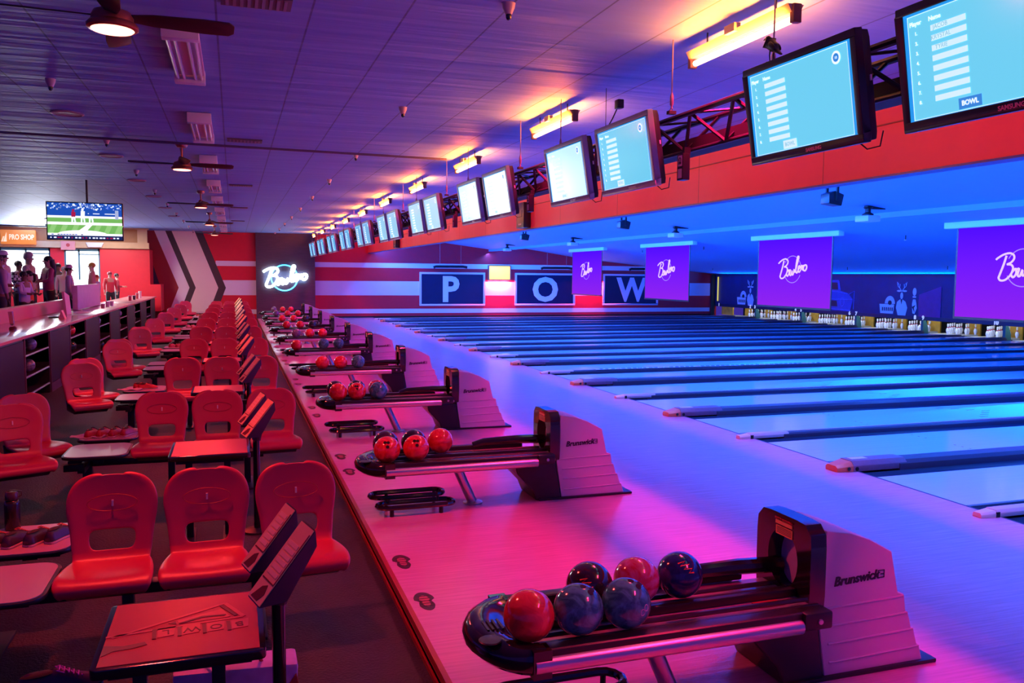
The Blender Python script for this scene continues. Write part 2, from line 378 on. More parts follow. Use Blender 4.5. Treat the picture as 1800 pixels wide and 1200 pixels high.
for k2 in range(-1, 20):
    k = k2*.5; y = YB + k*P; cnt = 20-k2
    la = 20 - k2 - 1; 
    kind = 'wide dark' if k2 % 2 == 0 else 'narrow pink-tipped'
    ln_lo = int(round(10.25*2 - 2*k)) - 1   # lane on the near side
    lab = f'{kind} divider on the near side of the {NTH[min(21, 20-k2)]} lane from the striped wall'
    src = W0 if k2 % 2 == 0 else N0
    if (k2 % 2 == 0 and fw) or (k2 % 2 and fn):
        src.location = (0, y, 0); src['label'] = lab; src['group'] = 'lane dividers'; o = src
        if k2 % 2 == 0: fw = False
        else: fn = False
    else: o = dup(src, (0, y, 0), label=lab)
    if k2 == 7:     # one cap carries a strip of printed signs
        sg = MB(); sg.box(XF+1.0, 12.6, -.066, .066, .057, .06, 0); rr = random.Random(3)
        for i in range(44):
            x = XF+1.15+i*.125; q = rr.choice('wvoxn')
            c = (x, 0, .0606)
            zz = lambda pts, r=.009: sg.tube([(x+p[0], p[1], .061) for p in pts], r, 4, 1 if rr.random() > .2 else 2)
            if q == 'w': zz([(-.04, .03), (-.02, -.03), (0, .03), (.02, -.03), (.04, .03)])
            elif q == 'v': zz([(-.03, .03), (0, -.03), (.03, .03)])
            elif q == 'o': zz([(.04*math.cos(a), .03*math.sin(a)) for a in [j*PI/4 for j in range(9)]])
            elif q == 'x': zz([(-.03, .03), (.03, -.03)]); zz([(.03, .03), (-.03, -.03)])
            else: zz([(-.04, -.02), (-.01, .03), (.02, -.03), (.05, .02)])
        sg.build('printed_strip', [mat('strip_white', (.5, .52, .75), .4), mat('strip_blue', (.03, .06, .5), .4), mat('strip_pink', (.6, .25, .5), .4)], o, label='pale strip printed with blue marks')
# footprints printed on the approach near the seating edge
fm = mat('footprint_ink', (.05, .01, .02), .4); fmi = mat('footprint_tread', (.40, .06, .10), .4)
def footprint():
    t = MB()
    out = [(.105*math.sin(a)*(1.0 if math.sin(a) > 0 else 1.0), .045*math.cos(a)*(1.15 if math.sin(a) < 0 else .9) * (1-.35*math.exp(-((.105*math.sin(a)-.005)/.02)**2))) for a in [2*PI*i/28 for i in range(28)]]
    t.prism([(x, y) for y, x in out], 'z', .001, .0022, 0)
    inn = [(x*.62, y*.72) for x, y in out]
    t.prism([(x*.7, y) for y, x in inn], 'z', .0022, .0030, 1)
    for i in range(-2, 3): t.box(-.03, .03, i*.028-.003, i*.028+.003, .0030, .0036, 0)
    return t.mesh('footprint', [fm, fmi], smooth=0)
fpm = footprint(); fi = 0
for k in range(0, 6):
    for j, dy in enumerate((1.33, 2.05)):
        y = 3.44+k*P+dy
        o = link('footprint_decal', fpm); o.location = (1.065, y, 0); o.rotation_euler = (0, 0, R(180)); o.scale = (1.3, 1.35, 1)
        tag(o, f'dark shoe-sole mark on the approach, {("nearer","farther")[j]} of the two beyond the {ORD[k]} ball return', 'floor mark', 'shoe marks printed on the approach')

# ================================================================== far wall objects
frame_w = mat('sign_frame', (.72, .62, .72), .4); board = mat('sign_navy', (.004, .006, .05), .4, var=.2, vscale=2); letm = mat('sign_letter', (.62, .74, .86), .4)
for ch, x0, x1 in (('P', 8.19, 11.36), ('O', 12.87, 16.0), ('W', 17.52, 20.6)):
    t = thing('letter_sign', f'navy wall board in a pale frame with a big white letter {ch}', 'sign', ((x0+x1)/2, YW-.012, 1.31), group='letter boards on the striped wall')
    a = (x1-x0)/2; z = .785
    MB().box(-a+.05, a-.05, -.05, 0, -z+.05, z-.05).build('board', board, t)
    f = MB(); f.box(-a, a, -.08, 0, z-.09, z).box(-a, a, -.08, 0, -z, -z+.09).box(-a, -a+.09, -.08, 0, -z+.09, z-.09).box(a-.09, a, -.08, 0, -z+.09, z-.09); f.build('frame', frame_w, t, bevel=.01)
    me = textmesh(ch, 1.72, depth=.012, mat_=letm, bold=.055, ax=1.0); 
    vs = [v.co for v in me.vertices]; xa, xb = min(v.x for v in vs), max(v.x for v in vs); ya, yb = min(v.y for v in vs), max(v.y for v in vs)
    wd = {'P': .80, 'O': 1.32, 'W': 1.72}[ch]; sx = wd/(xb-xa); sy = 1.22/(yb-ya)
    for v in me.vertices: v.co = ((v.co.x-(xa+xb)/2)*sx, (v.co.y-(ya+yb)/2)*sy, v.co.z)
    me.transform(FRAME(({'P': -.08, 'O': 0, 'W': .05}[ch], -.062, 0), (1, 0, 0), (0, 0, 1))); link('letter', me, t)
# wall washers
for i, (x0, x1, nm) in enumerate(((11.5, 12.62, 'first letter board and second letter board'), (16.1, 17.3, 'second letter board and third letter board'))):
    t = thing('wall_sconce', 'glowing yellow wall lamp between the ' + nm, 'lamp', ((x0+x1)/2, YW-.012, 2.1), group='wall lamps')
    a = (x1-x0)/2
    MB().box(-a, a, -.16, 0, .31, .36).box(-a, a, -.16, 0, -.36, -.32).box(-a, -a+.04, -.16, 0, -.32, .31).box(a-.04, a, -.16, 0, -.32, .31).build('housing', mat('sconce_body', (.5, .2, .1), .4), t)
    MB().box(-a+.04, a-.04, -.13, -.01, -.32, .31).build('diffuser', mat('sconce_yellow', (.8, .6, .1), .4, emit=(1, .62, .05), es=1.6), t, bevel=.02)
    l = bpy.data.lights.new('sconce_light', 'AREA'); l.shape = 'RECTANGLE'; l.size = 2*a-.1; l.size_y = .12; l.color = (1, .10, .16); l.energy = 130
    lo = bpy.data.objects.new('sconce_light', l); C.objects.link(lo); lo.location = ((x0+x1)/2, YW-.14, 1.72); lo.rotation_euler = (R(12), 0, 0)
# black hanging speakers bars above the boards
for i, x in enumerate((9.55, 14.85, 19.55)):
    t = thing('hanging_bar', f'thin black bar hanging on wires above the letter {"POW"[i]} board', 'hanging bar', (x, YW-.5, 2.35), group='black bars above the letter boards')
    MB().tube([(-.8, 0, -.04), (-.7, 0, 0), (.6, 0, .01), (.8, 0, -.02)], .06, 8).build('bar', BLACKM, t)
    zt = 3.88-.122*(x-5.96)+.0 if x < 11.5 else (3.27-.147*(x-13.4) if x < 16.6 else 2.80-.09*(x-16.6))
    for sx in (-.5, .5): MB().tube([(sx, 0, .04), (sx, 0, zt-2.35+(-.122 if x<11.5 else -.12)*sx)], .006, 5).build('wire', mat('wire_red', (.5, .3, .3), .4), t)

# the script sign: ring and handwritten word, traced as pen strokes (units: word about 2 wide)
STROKES = [
 [(-.98, .24), (-.90, .30), (-.70, .40), (-.48, .44), (-.34, .38), (-.32, .26), (-.42, .14), (-.56, .08)],
 [(-.56, .08), (-.40, .06), (-.34, -.06), (-.42, -.26), (-.60, -.42), (-.78, -.44), (-.86, -.36)],
 [(-.60, .36), (-.68, .10), (-.78, -.16), (-.86, -.36)],
 [(-.34, -.14), (-.24, -.06), (-.22, -.22), (-.32, -.34), (-.40, -.24), (-.34, -.14)],
 [(-.22, -.10), (-.12, -.06), (-.16, -.26), (-.08, -.30), (0, -.10), (0, -.26), (.08, -.26), (.14, -.02)],
 [(.14, -.06), (.20, -.16), (.34, .20), (.44, .50), (.36, .52), (.28, .20), (.26, -.12), (.34, -.20)],
 [(.34, -.20), (.46, -.02), (.54, .04), (.52, .12), (.44, .08), (.42, -.08), (.50, -.16), (.62, -.02)],
 [(.62, -.02), (.64, .16), (.66, .06), (.76, .14), (.72, 0), (.74, -.08)],
 [(.86, .14), (.78, .08), (.78, -.06), (.88, -.10), (.98, .0), (.98, .12), (.88, .16), (.80, .10)]]
def smooth(pts, n=5):
    out = []; Pn = [pts[0]] + list(pts) + [pts[-1]]
    for i in range(1, len(Pn)-2):
        p0, p1, p2, p3 = [Vector((*q, 0)) for q in Pn[i-1:i+3]]
        for k in range(n):
            t = k/n; out.append(.5*((2*p1)+(-p0+p2)*t+(2*p0-5*p1+4*p2-p3)*t*t+(-p0+3*p1-3*p2+p3)*t**3))
    out.append(Vector((*pts[-1], 0))); return out
def script(mb, Fm, sc, r, mi=0, seg=6, flatz=1, n=5):
    for st_ in STROKES:
        pp = [Fm @ Vector((p.x*sc, p.y*sc, 0)) for p in smooth(st_, n)]
        mb.tube(pp, r, seg, mi)
def ring(mb, Fm, c, R0, r, mi=0, a0=0, a1=360, n=36, seg=6):
    pts = [Fm @ Vector((c[0]+R0*math.cos(R(a0+(a1-a0)*i/n)), c[1]+R0*math.sin(R(a0+(a1-a0)*i/n)), 0)) for i in range(n+1)]
    if a1-a0 == 360: mb.tube(pts[:-1], r, seg, mi, closed=True)
    else: mb.tube(pts, r, seg, mi)
t = thing('neon_sign', 'glowing white script sign over a cyan ring on the dark wall panel', 'neon sign', (2.14, YW-.30, 1.80))
a = MB(); script(a, FRAME((0, -.02, 0), (1, 0, 0), (0, 0, 1)), .94, .062); a.build('lettering', mat('neon_white', (.9, .95, 1), .4, emit=(.62, .90, 1), es=7), t)
a = MB(); ring(a, FRAME((0, .03, 0), (1, 0, 0), (0, 0, 1)), (-.02, -.02), .56, .032); a.build('ring', mat('neon_cyan', (.2, .8, 1), .4, emit=(.04, .50, 1.0), es=3.2), t)
a = MB()
for x, z in ((-.4, .38), (.4, .38), (-.4, -.42), (.4, -.42)): a.tube([(x, .03, z), (x, .10, z)], .012, 6)
a.build('stand_off', CHROME, t)
l = bpy.data.lights.new('neon_glow', 'AREA'); l.shape = 'RECTANGLE'; l.size = 1.8; l.size_y = .5; l.color = (.12, .5, 1); l.energy = 9
lo = bpy.data.objects.new('neon_glow', l); C.objects.link(lo); lo.location = (2.14, YW-.27, 1.8); lo.rotation_euler = (R(90), 0, 0); lo.rotation_euler = (R(-90), 0, 0)
lo.rotation_euler = (R(90), 0, 0) if False else (R(-90), 0, PI)

# ------------------------------------------------------------------ projection screens
def screen_mat():
    m = mat('screen_purple', (.01, .002, .02), 1.0, spec=0, emit=(.2, .02, 1), es=1); nt = m.node_tree; b = nt.nodes['Principled BSDF']
    tc = nt.nodes.new('ShaderNodeTexCoord'); s = nt.nodes.new('ShaderNodeSeparateXYZ'); nt.links.new(tc.outputs['Object'], s.inputs[0])
    mr = nt.nodes.new('ShaderNodeMapRange'); mr.inputs[1].default_value = -1.9; mr.inputs[2].default_value = 0; nt.links.new(s.outputs['Z'], mr.inputs[0])
    cr = nt.nodes.new('ShaderNodeValToRGB'); cr.color_ramp.elements[0].color = (.30, .017, .78, 1); cr.color_ramp.elements[1].color = (.085, .003, 1, 1)
    nt.links.new(mr.outputs[0], cr.inputs[0]); nt.links.new(cr.outputs[0], b.inputs['Emission Color']); b.inputs['Emission Strength'].default_value = .95
    return m
scm = screen_mat(); XS = 14.3
lsc = mat('screen_logo', (.5, .3, .7), .5, emit=(.85, .42, .95), es=.9); lring = mat('screen_ring', (.3, .15, .7), .5, emit=(.42, .16, .95), es=.9)
SP = None
for k in (8.5, 6.5, 4.5, 2.5):
    y = YB+k*P-.11; n = int((8.5-k)/2)
    lab = f'purple projection screen with white script logo, {ORD[n]} from the striped end wall'
    if SP is None:
        t = SP = thing('projection_screen', lab, 'screen', (XS, y, 3.02), group='purple projection screens')
        hh = 1.82
        MB().box(-.012, .0, -1.53, 1.53, -hh, 0).build('screen_fabric', scm, t)
        MB().box(-.014, .002, -1.57, -1.53, -hh-.03, 0).box(-.014, .002, 1.53, 1.57, -hh-.03, 0).box(-.02, .01, -1.57, 1.57, -hh-.05, -hh).build('black_border', BLACK, t)
        MB().box(-.09, .09, -1.85, 1.85, .0, .15).build('housing', WHITE, t, bevel=.03, bseg=3)
        a = MB(); script(a, FRAME((-.02, 0, -.80), (0, -1, 0), (0, 0, 1)), .60, .021, 0, 5, n=4)
        a.build('script_logo', lsc, t)
        a = MB(); Fr = FRAME((-.018, 0, -.80), (0, -1, 0), (0, 0, 1)); ring(a, Fr, (0, -.02), .36, .010, 0, 20, 150, 16, 4); ring(a, Fr, (0, -.02), .36, .010, 0, 205, 335, 16, 4); a.build('logo_ring', lring, t)
        a = MB(); 
        for yy in (-1.4, 1.4): a.tube([(0, yy, .15), (0, yy, .30)], .012, 6)
        a.build('hanger', BLACKM, t)
    else: dup(SP, (XS, y, 3.02), label=lab)

# ------------------------------------------------------------------ pins
pinm = mat('pin_white', (.82, .82, .86), .25, coat=.4, var=.02); pinr = mat('pin_red', (.5, .02, .04), .3)
prof = [(.0257, 0), (.0285, .006), (.036, .02), (.0455, .06), (.0575, .10), (.0605, .12), (.059, .15), (.049, .19), (.033, .225), (.0255, .245), (.0237, .262), (.0247, .285), (.028, .31), (.0320, .338), (.031, .355), (.0255, .371), (.013, .380), (.0001, .381)]
pb = MB(); pb.lathe(prof[:9], n=14); pb.lathe(prof[8:11], n=14, mi=1); pb.lathe(prof[10:], n=14)
pbm = pb.mesh('pin', [pinm, pinr])
XP = 24.36
for n, y in lanes:
    if n < 2 or n > 11: continue
    spots = [(r, j) for r in range(4) for j in range(r+1)]
    if n in (4, 6, 8): drop = {(3, 0)}
    else: drop = set()
    for r, j in spots:
        if (r, j) in drop: continue
        o = link('bowling_pin', pbm); o.location = (XP+r*.264, y+(j-r/2)*.3048, .004)
        ps = 'head pin' if r == 0 else f"{NTH[j+1]} pin from near side, {('', 'second', 'third', 'back')[r]} row"
        tag(o, f'white {ps}, on the {NTH[n]} lane from striped wall', 'pin', f'pins racked on lane {n}')
        if n in (4, 8) and (r, j) in ((2, 0), (1, 0)): o.rotation_euler = (R(18), R(8), 0); o.location.z = .03
# side plates, pit curtains, ball pits per lane, lane numbers
och = mat('pit_curtain', (.62, .33, .03), .6, var=.45, vscale=5, bump=.4, bscale=6); kbm = mat('kickback_dark', (.02, .06, .06), .5)
for n, y in lanes:
    if n > 12: continue
    o = MB().box(25.30, 25.36, y-.52, y+.10, -.11, .62).build('pit_curtain', och); tag(o, f'ochre patterned cushion behind the pins of the {NTH[n]} lane from the striped wall', 'pit cushion', 'ochre cushions behind the pins')
    nm = MB()
for i, k2 in enumerate(range(6, 20, 2)):
    y = YB+k2*.5*P
    o = MB().prism([(24.06, -.1), (24.34, -.1), (24.30, .2), (24.12, .62), (24.06, .62)], 'y', y-.05, y+.05).build('divider_post', mat('post_teal', (.04, .16, .15), .5))
    tag(o, f'dark teal post at the pins between the {NTH[20-k2]} and {NTH[19-k2]} lanes from the striped wall', 'post', 'posts between the pin decks')
if True:
    o = MB().box(24.12, 24.2, lanes[0][1]-.55, lanes[0][1]+.45, .05, .58).build('pin_shield', och); tag(o, 'ochre patterned board closing off the first lane at the striped wall', 'board')
numm = mat('number_white', (.8, .82, .9), .4, emit=(.7, .78, 1), es=.55)
for n, y in lanes:
    if n > 10: continue
    k = 9.75-(n-1)*.5
    yy = YB+9.9*P if n == 1 else YB + round(k+(.0 if False else 0))*P + (.19 if k > round(k) else -.19)
    if n == 1: yy = YB+10*P-.5
    elif n == 10: yy = YB+5*P+.19 if False else yy
    me = textmesh(str(n), .20, depth=.004, mat_=numm, bold=.010); me.transform(FRAME((23.905, yy, .555), (0, -1, 0), (0, 0, 1)))
    o = link('lane_number', me); tag(o, f'small white numeral {NW[n]} on the strip above the pins', 'numeral', 'lane numerals above the pins')

# mural motifs (flat, printed on the masking wall)
mpale = mat('mural_pale', (.75, .80, .85), .5); mmag = mat('mural_magenta', (.34, .02, .20), .5, var=.2); mcar = mat('mural_car', (.05, .09, .42), .5, var=.3, vscale=3); mdk = mat('mural_black', (.004, .005, .02), .5)
XM = 23.935
def mflat(mb, pts, d, mi): mb.prism([(-p[0], p[1]) for p in pts], 'x', -d, -d+.002, mi)
def ell(cx, cz, rx, rz, n=18, a0=0, a1=360): return [(cx+rx*math.cos(R(a0+(a1-a0)*i/n)), cz+rz*math.sin(R(a0+(a1-a0)*i/n))) for i in range(n if a1-a0 == 360 else n+1)]
def motif_group(y, idx):
    t = thing('mural_print', f'printed antlered head in a shirt beside a pin, {idx}', 'mural', (XM, y, .60), group='pale figures printed on the masking wall')
    a = MB(); a.T = Matrix.Identity(4)
    # antlered head in a shirt
    mflat(a, [(-.16, .0), (.22, .0), (.30, .30), (.20, .52), (.05, .60), (-.08, .60), (-.22, .50), (-.26, .28)], .003, 0)
    mflat(a, [(-.05, .60), (.0, .40), (.05, .60)], .004, 1)
    mflat(a, ell(0, .74, .07, .13), .003, 0); mflat(a, ell(-.14, .92, .11, .035), .003, 0); mflat(a, ell(.14, .92, .11, .035), .003, 0)
    for s in (-1, 1):
        for q in ([(0, .9), (.10, 1.02), (.20, 1.10), (.24, 1.26)], [(.12, 1.04), (.10, 1.18)], [(.20, 1.10), (.18, 1.22)]):
            a.tube([(-.004, -s*p[0], p[1]) for p in q], .016, 4)
    # board and arch
    mflat(a, [(-1.06, .04), (-.40, .04), (-.36, .40), (-1.12, .40)], .003, 0); mflat(a, ell(-.58, .42, .26, .30, 14, 0, 180), .0035, 0); mflat(a, ell(-.58, .46, .10, .09), .0045, 1)
    for i in range(6): mflat(a, [(-.98+i*.1, .14), (-.92+i*.1, .14), (-.92+i*.1, .28), (-.98+i*.1, .28)], .0045, 1)
    # pin
    mflat(a, ell(.62, .90, .09, .15), .003, 0); mflat(a, [(.54, .68), (.70, .68), (.70, .74), (.54, .74)], .003, 0)
    mflat(a, [(.56, .10), (.66, .08), (.76, .3), (.72, .5), (.68, .62), (.56, .62), (.52, .45)], .003, 0); mflat(a, [(.52, .34), (.66, .12), (.62, .3), (.70, .42)], .0045, 1)
    a.build('printed_figures', [mpale, mdk], t, smooth=0)
    a = MB(); mflat(a, [(.86, .0), (1.85, -.02), (1.85, 1.12), (.84, .80), (.82, .5)], .002, 0); a.build('magenta_patch', mmag, t, label='dark magenta patch')
motif_group(25.05, 'between numerals seven and eight'); motif_group(34.75, 'between numerals one and two')
t = thing('mural_car', 'blue line drawing of an old rounded car on the masking wall', 'mural', (XM, 28.9, .62))
a = MB()
mflat(a, [(-1.25, .05), (1.1, .0), (1.25, .5), (.95, .75), (.5, .85), (.42, 1.25), (-.35, 1.27), (-.55, .9), (-1.15, .75), (-1.3, .4)], .002, 0)
mflat(a, [(-.42, .9), (.36, .88), (.30, 1.18), (-.28, 1.19)], .003, 1)
mflat(a, [(-.9, .2), (.35, .18), (.3, .42), (-.85, .45)], .003, 1)
a.build('car_shape', [mcar, mdk], t, smooth=0)
a = MB()
for q in ([(-.6, .9), (-.42, 1.25), (.36, 1.27), (.5, .88)], [(-1.25, .72), (-.5, .85), (.3, .80), (.95, .72)], [(-1.3, .35), (-.9, .5), (.35, .48), (1.2, .5)], [(-1.1, .12), (0, .08), (1.1, .05)], [(1.0, .7), (1.32, .85), (1.3, .1)]):
    a.tube([(-.004, -p[0], p[1]) for p in q], .014, 4)
for c_ in ((.62, .38), (-1.02, .36)): 
    pp = [(-.005, -p[0], p[1]) for p in ell(c_[0], c_[1], .12, .17)]; a.tube(pp, .013, 4, closed=True)
a.build('car_lines', mat('mural_line', (.16, .25, .75), .5), t, smooth=0)
t = thing('mural_print', 'small pale rounded shape printed under the largest projection screen', 'mural', (XM, 21.9, .62)); a = MB(); mflat(a, ell(0, .22, .36, .26, 12, 180, 360), .003, 0); a.build('printed_shape', mpale, t, smooth=0)

# ================================================================== BALL RETURNS
hoodtxt = mat('hood_text', (.02, .015, .03), .4)
def racetrack(x0, x1, y0, y1, z, n=6):
    r = (y1-y0)/2; cy = (y0+y1)/2; pts = []
    for i in range(n+1): a = -PI/2+PI*i/n; pts.append((x1-r+r*math.cos(a), cy+r*math.sin(a), z))
    for i in range(n+1): a = PI/2+PI*i/n; pts.append((x0+r+r*math.cos(a), cy+r*math.sin(a), z))
    return pts
def ball_return():
    OX = 2.0
    t = thing('ball_return', 'x', 'ball return')
    X = lambda v: v-OX
    # silver shell of the hood
    y0, y1 = -.21, .19
    side = [(2.72, 0), (3.33, 0), (3.30, .10), (3.285, .105), (3.26, .19), (3.245, .195), (3.22, .28), (3.205, .285), (3.19, .375), (3.15, .39), (3.10, .605), (2.96, .68), (2.84, .722), (2.70, .745), (2.665, .36)]
    b = MB(); ins = [(x + (.02 if x < 2.8 else (-.02 if x > 3.0 else 0)), z-(.0 if z < .5 else .0)) for x, z in side]
    b.prism([(X(x), z) for x, z in side], 'y', y0, y1); b.build('hood_shell', SILVER, t, bevel=.012, bseg=3)
    b = MB()
    for z, xa, xb in ((.095, 2.74, 3.295), (.19, 2.73, 3.25), (.28, 2.72, 3.21), (.37, 2.70, 3.18)):
        b.tube([(X(xa), y0-.001, z-.012), (X(xb), y0-.001, z)], .006, 6)
    b.build('hood_ridge', SILVER, t)
    b = MB().box(X(2.50), X(3.40), y0-.02, y1+.02, 0, .02); b.build('floor_plate', BLACK, t, bevel=.006)
    # black front with oval mouth
    b = MB(); n = 28; fx = 2.60; cy, cz = -.01, .56
    def outer(a):
        c, s_ = math.cos(a), math.sin(a); m = (abs(c)**7+abs(s_)**7)**(1/7)
        yy = c/m; zz = s_/m
        return (cy+.215*yy, .545+.235*zz)
    oo = [outer(2*PI*i/n) for i in range(n)]; ii = [(cy+.118*math.cos(2*PI*i/n), cz+.145*math.sin(2*PI*i/n)) for i in range(n)]
    vs = [(X(fx), *p) for p in oo] + [(X(fx+.09), *p) for p in oo] + [(X(fx), *p) for p in ii] + [(X(fx+.16), *p) for p in ii]
    fs = []
    for i in range(n):
        j = (i+1) % n; fs += [(i, j, n+j, n+i), (i, 2*n+i, 2*n+j, j), (2*n+i, 3*n+i, 3*n+j, 2*n+j), (n+i, n+j, 3*n+j, 3*n+i)]
    b.add(vs, fs); b.build('front_panel', BLACKG, t, smooth=40)
    b = MB(); b.box(X(2.76), X(2.78), cy-.125, cy+.125, .40, .72); b.build('mouth_back', DARKRUB, t)
    b = MB(); b.lathe([(.10, -.006), (.07, -.028), (.0001, -.03)], (X(2.76), cy+.02, .57), 16, axis='x'); b.build('mouth_flap', mat('olive_rubber', (.10, .085, .02), .5), t, smooth=50)
    b = MB(); b.prism([(X(2.48), 0), (X(2.715), 0), (X(2.66), .34), (X(2.60), .34), (X(2.28), .36), (X(2.30), .25), (X(2.44), .10)], 'y', y0-.005, y1+.005); b.build('lower_front', BLACK, t, bevel=.02, bseg=3)
    # warning label
    b = MB().box(X(2.596), X(2.5995), cy-.072, cy+.060, .724, .742).box(X(2.596), X(2.5995), cy-.075, cy+.055, .672, .716)
    b.build('warning_label', mat('orange_label', (.95, .45, .12), .5), t, label='orange warning label')
    b = MB()
    for z in (.710, .703, .696, .689, .682): b.box(X(2.5945), X(2.5959), cy-.068, cy+.045, z-.0012, z+.0012)
    b.build('label_lines', BLACK, t)
    text('label_heading', 'SAFETY WARNING', .016, (X(2.594), cy-.006, .752), (0, -1, 0), (0, 0, 1), mat('label_red', (.6, .03, .02), .5), t)
    tx = MB(); add_text(tx, 'Brunswick', .064, (X(2.885), y0-.0025, .492), (1, 0, .05), (0, 0, 1), bold=.0016, shear=.25)
    q = .02; tx.T = Matrix.Translation((X(3.035), y0-.003, .500))
    tx.box(-q, q, -.0015, .0005, q-.004, q).box(-q, q, -.0015, .0005, -q, -q+.004).box(-q, -q+.004, -.0015, .0005, -q, q).box(q-.004, q, -.0015, .0005, -q, q).box(-.005, q, -.0015, .0005, -.003, .002)
    tx.build('side_lettering', hoodtxt, t, smooth=0)
    # rack: end cap, rails, bed
    ry0, ry1 = -.40, .20
    for nm, y, zz in (('front_rail', ry0+.03, 0), ('rear_rail', ry1-.03, 0)):
        b = MB(); b.box(X(1.15), X(2.47), y-.035, y+.035, .405, .452); b.build(nm, BLACK, t, bevel=.014, bseg=3)
        b = MB(); b.tube([(X(1.13), y+(-.022 if y < 0 else .022), .385), (X(2.42), y+(-.022 if y < 0 else .022), .385)], .038, 14); b.build('steel_tube', CHROME, t)
    b = MB(); b.box(X(1.15), X(2.6), -.13, -.09, .405, .445); b.build('centre_rail', BLACK, t, bevel=.01)
    b = MB(); b.box(X(1.15), X(2.6), ry0+.05, ry1-.05, .375, .40); b.build('rack_bed', mat('rack_bed_grey', (.42, .30, .38), .25, var=.1), t)
    for yy in (-.31, -.23, -.075, .005):
        b = MB(); b.tube([(X(1.16), yy, .43), (X(2.58), yy, .43)], .012, 6); b.build('track_rail', BLACK, t)
    b = MB()
    b.box(X(2.34), X(2.48), -.20, -.13, .4015, .404); b.build('bed_sticker', mat('red_sticker', (.6, .05, .05), .5), t)
    b = MB(); b.tube([(X(2.0), ry1-.05, .45), (X(2.1), ry1-.06, .475), (X(2.42), ry1-.09, .49), (X(2.66), ry1-.12, .49)], [.028, .036, .04, .04], 10); b.build('rear_guide', BLACKG, t)
    b = MB(); b.box(X(2.42), X(2.57), ry0-.03, ry0+.06, .37, .452); b.build('bracket', BLACK, t, bevel=.012); b = MB(); b.lathe([(.014, 0), (.012, -.006), (.0001, -.007)], (X(2.50), ry0-.031, .41), 10, axis='y'); b.build('bolt', CHROME, t)
    # rounded end cap
    b = MB(); n = 14; cyc = (ry0+ry1)/2; hw = (ry1-ry0)/2
    def arc(x0, rx, hy, z): return [(X(x0)-rx*math.sin(PI*i/n), cyc-hy*math.cos(PI*i/n), z) for i in range(n+1)]
    L = [arc(1.18, .16, hw-.03, .335), arc(1.18, .22, hw+.005, .345), arc(1.18, .255, hw+.02, .375), arc(1.18, .26, hw+.02, .405), arc(1.18, .245, hw+.012, .435), arc(1.18, .20, hw-.005, .455), arc(1.18, .13, hw-.06, .452), arc(1.18, .10, hw-.09, .425), arc(1.18, .03, hw-.10, .41)]
    vs = [p for a in L for p in a]; m = n+1; fs = []
    for i in range(len(L)-1):
        for j in range(n): fs.append((i*m+j, i*m+j+1, (i+1)*m+j+1, (i+1)*m+j))
    b.add(vs, fs); b.add(L[0], [tuple(range(m))[::-1]])
    b.box(X(1.12), X(1.20), ry0-.02, ry0+.06, .335, .452).box(X(1.12), X(1.20), ry1-.06, ry1+.02, .335, .452)
    b.build('end_cap', BLACKG, t, smooth=50)
    b = MB()
    for i in range(4): b.box(X(1.0+i*.022), X(1.0+i*.022+.010), cyc-.07, cyc+.03, .454, .459)
    b.lathe([(.05, 0), (.045, .004), (.0001, .005)], (X(.985), cyc-.16, .455), 14); b.build('air_vent', BLACK, t)
    # leg
    b = MB(); b.tube([(X(1.76), -.10, .385), (X(1.93), -.10, .012)], .042, 16); b.build('leg', CHROME, t); b = MB(); b.lathe([(.085, 0), (.085, .01), (.05, .02)], (X(1.935), -.10, .0), 18); b.build('leg_foot', CHROME, t)
    return t
BR = ball_return()
def rail_proto():
    t = thing('foot_rail', 'x', 'foot rail')
    b = MB(); b.tube(racetrack(-.32, .30, -.19, -.02, .13), .021, 8, closed=True); b.build('upper_ring', BLACKG, t)
    b = MB(); b.tube(racetrack(-.28, .36, -.32, -.15, .075), .021, 8, closed=True); b.build('lower_ring', BLACKG, t)
    for x in (-.17, .24):
        b = MB(); b.tube([(x, -.30, .075), (x, -.30, .0)], .018, 8).tube([(x, -.03, .13), (x, -.03, .0)], .014, 8).tube([(x, -.17, .075), (x, -.17, .125)], .012, 6); b.build('foot', BLACKM, t)
    return t
FR = rail_proto()
for k in range(10):
    lab = f'silver-hooded {NTH[k+1]} ball return from the near end, with black rack'
    lab2 = f'low black double tube rail under the {NTH[k+1]} ball rack from the near end'
    if k == 0:
        BR.location = (2.0, YB, 0); BR['label'] = lab; BR['group'] = 'ball returns in a row'
        FR.location = (1.36, YB-.02, 0); FR['label'] = lab2; FR['group'] = 'floor rails under the ball racks'
    else:
        dup(BR, (2.0, YB+k*P, 0), label=lab); dup(FR, (1.36, YB+k*P-.02, 0), label=lab2)

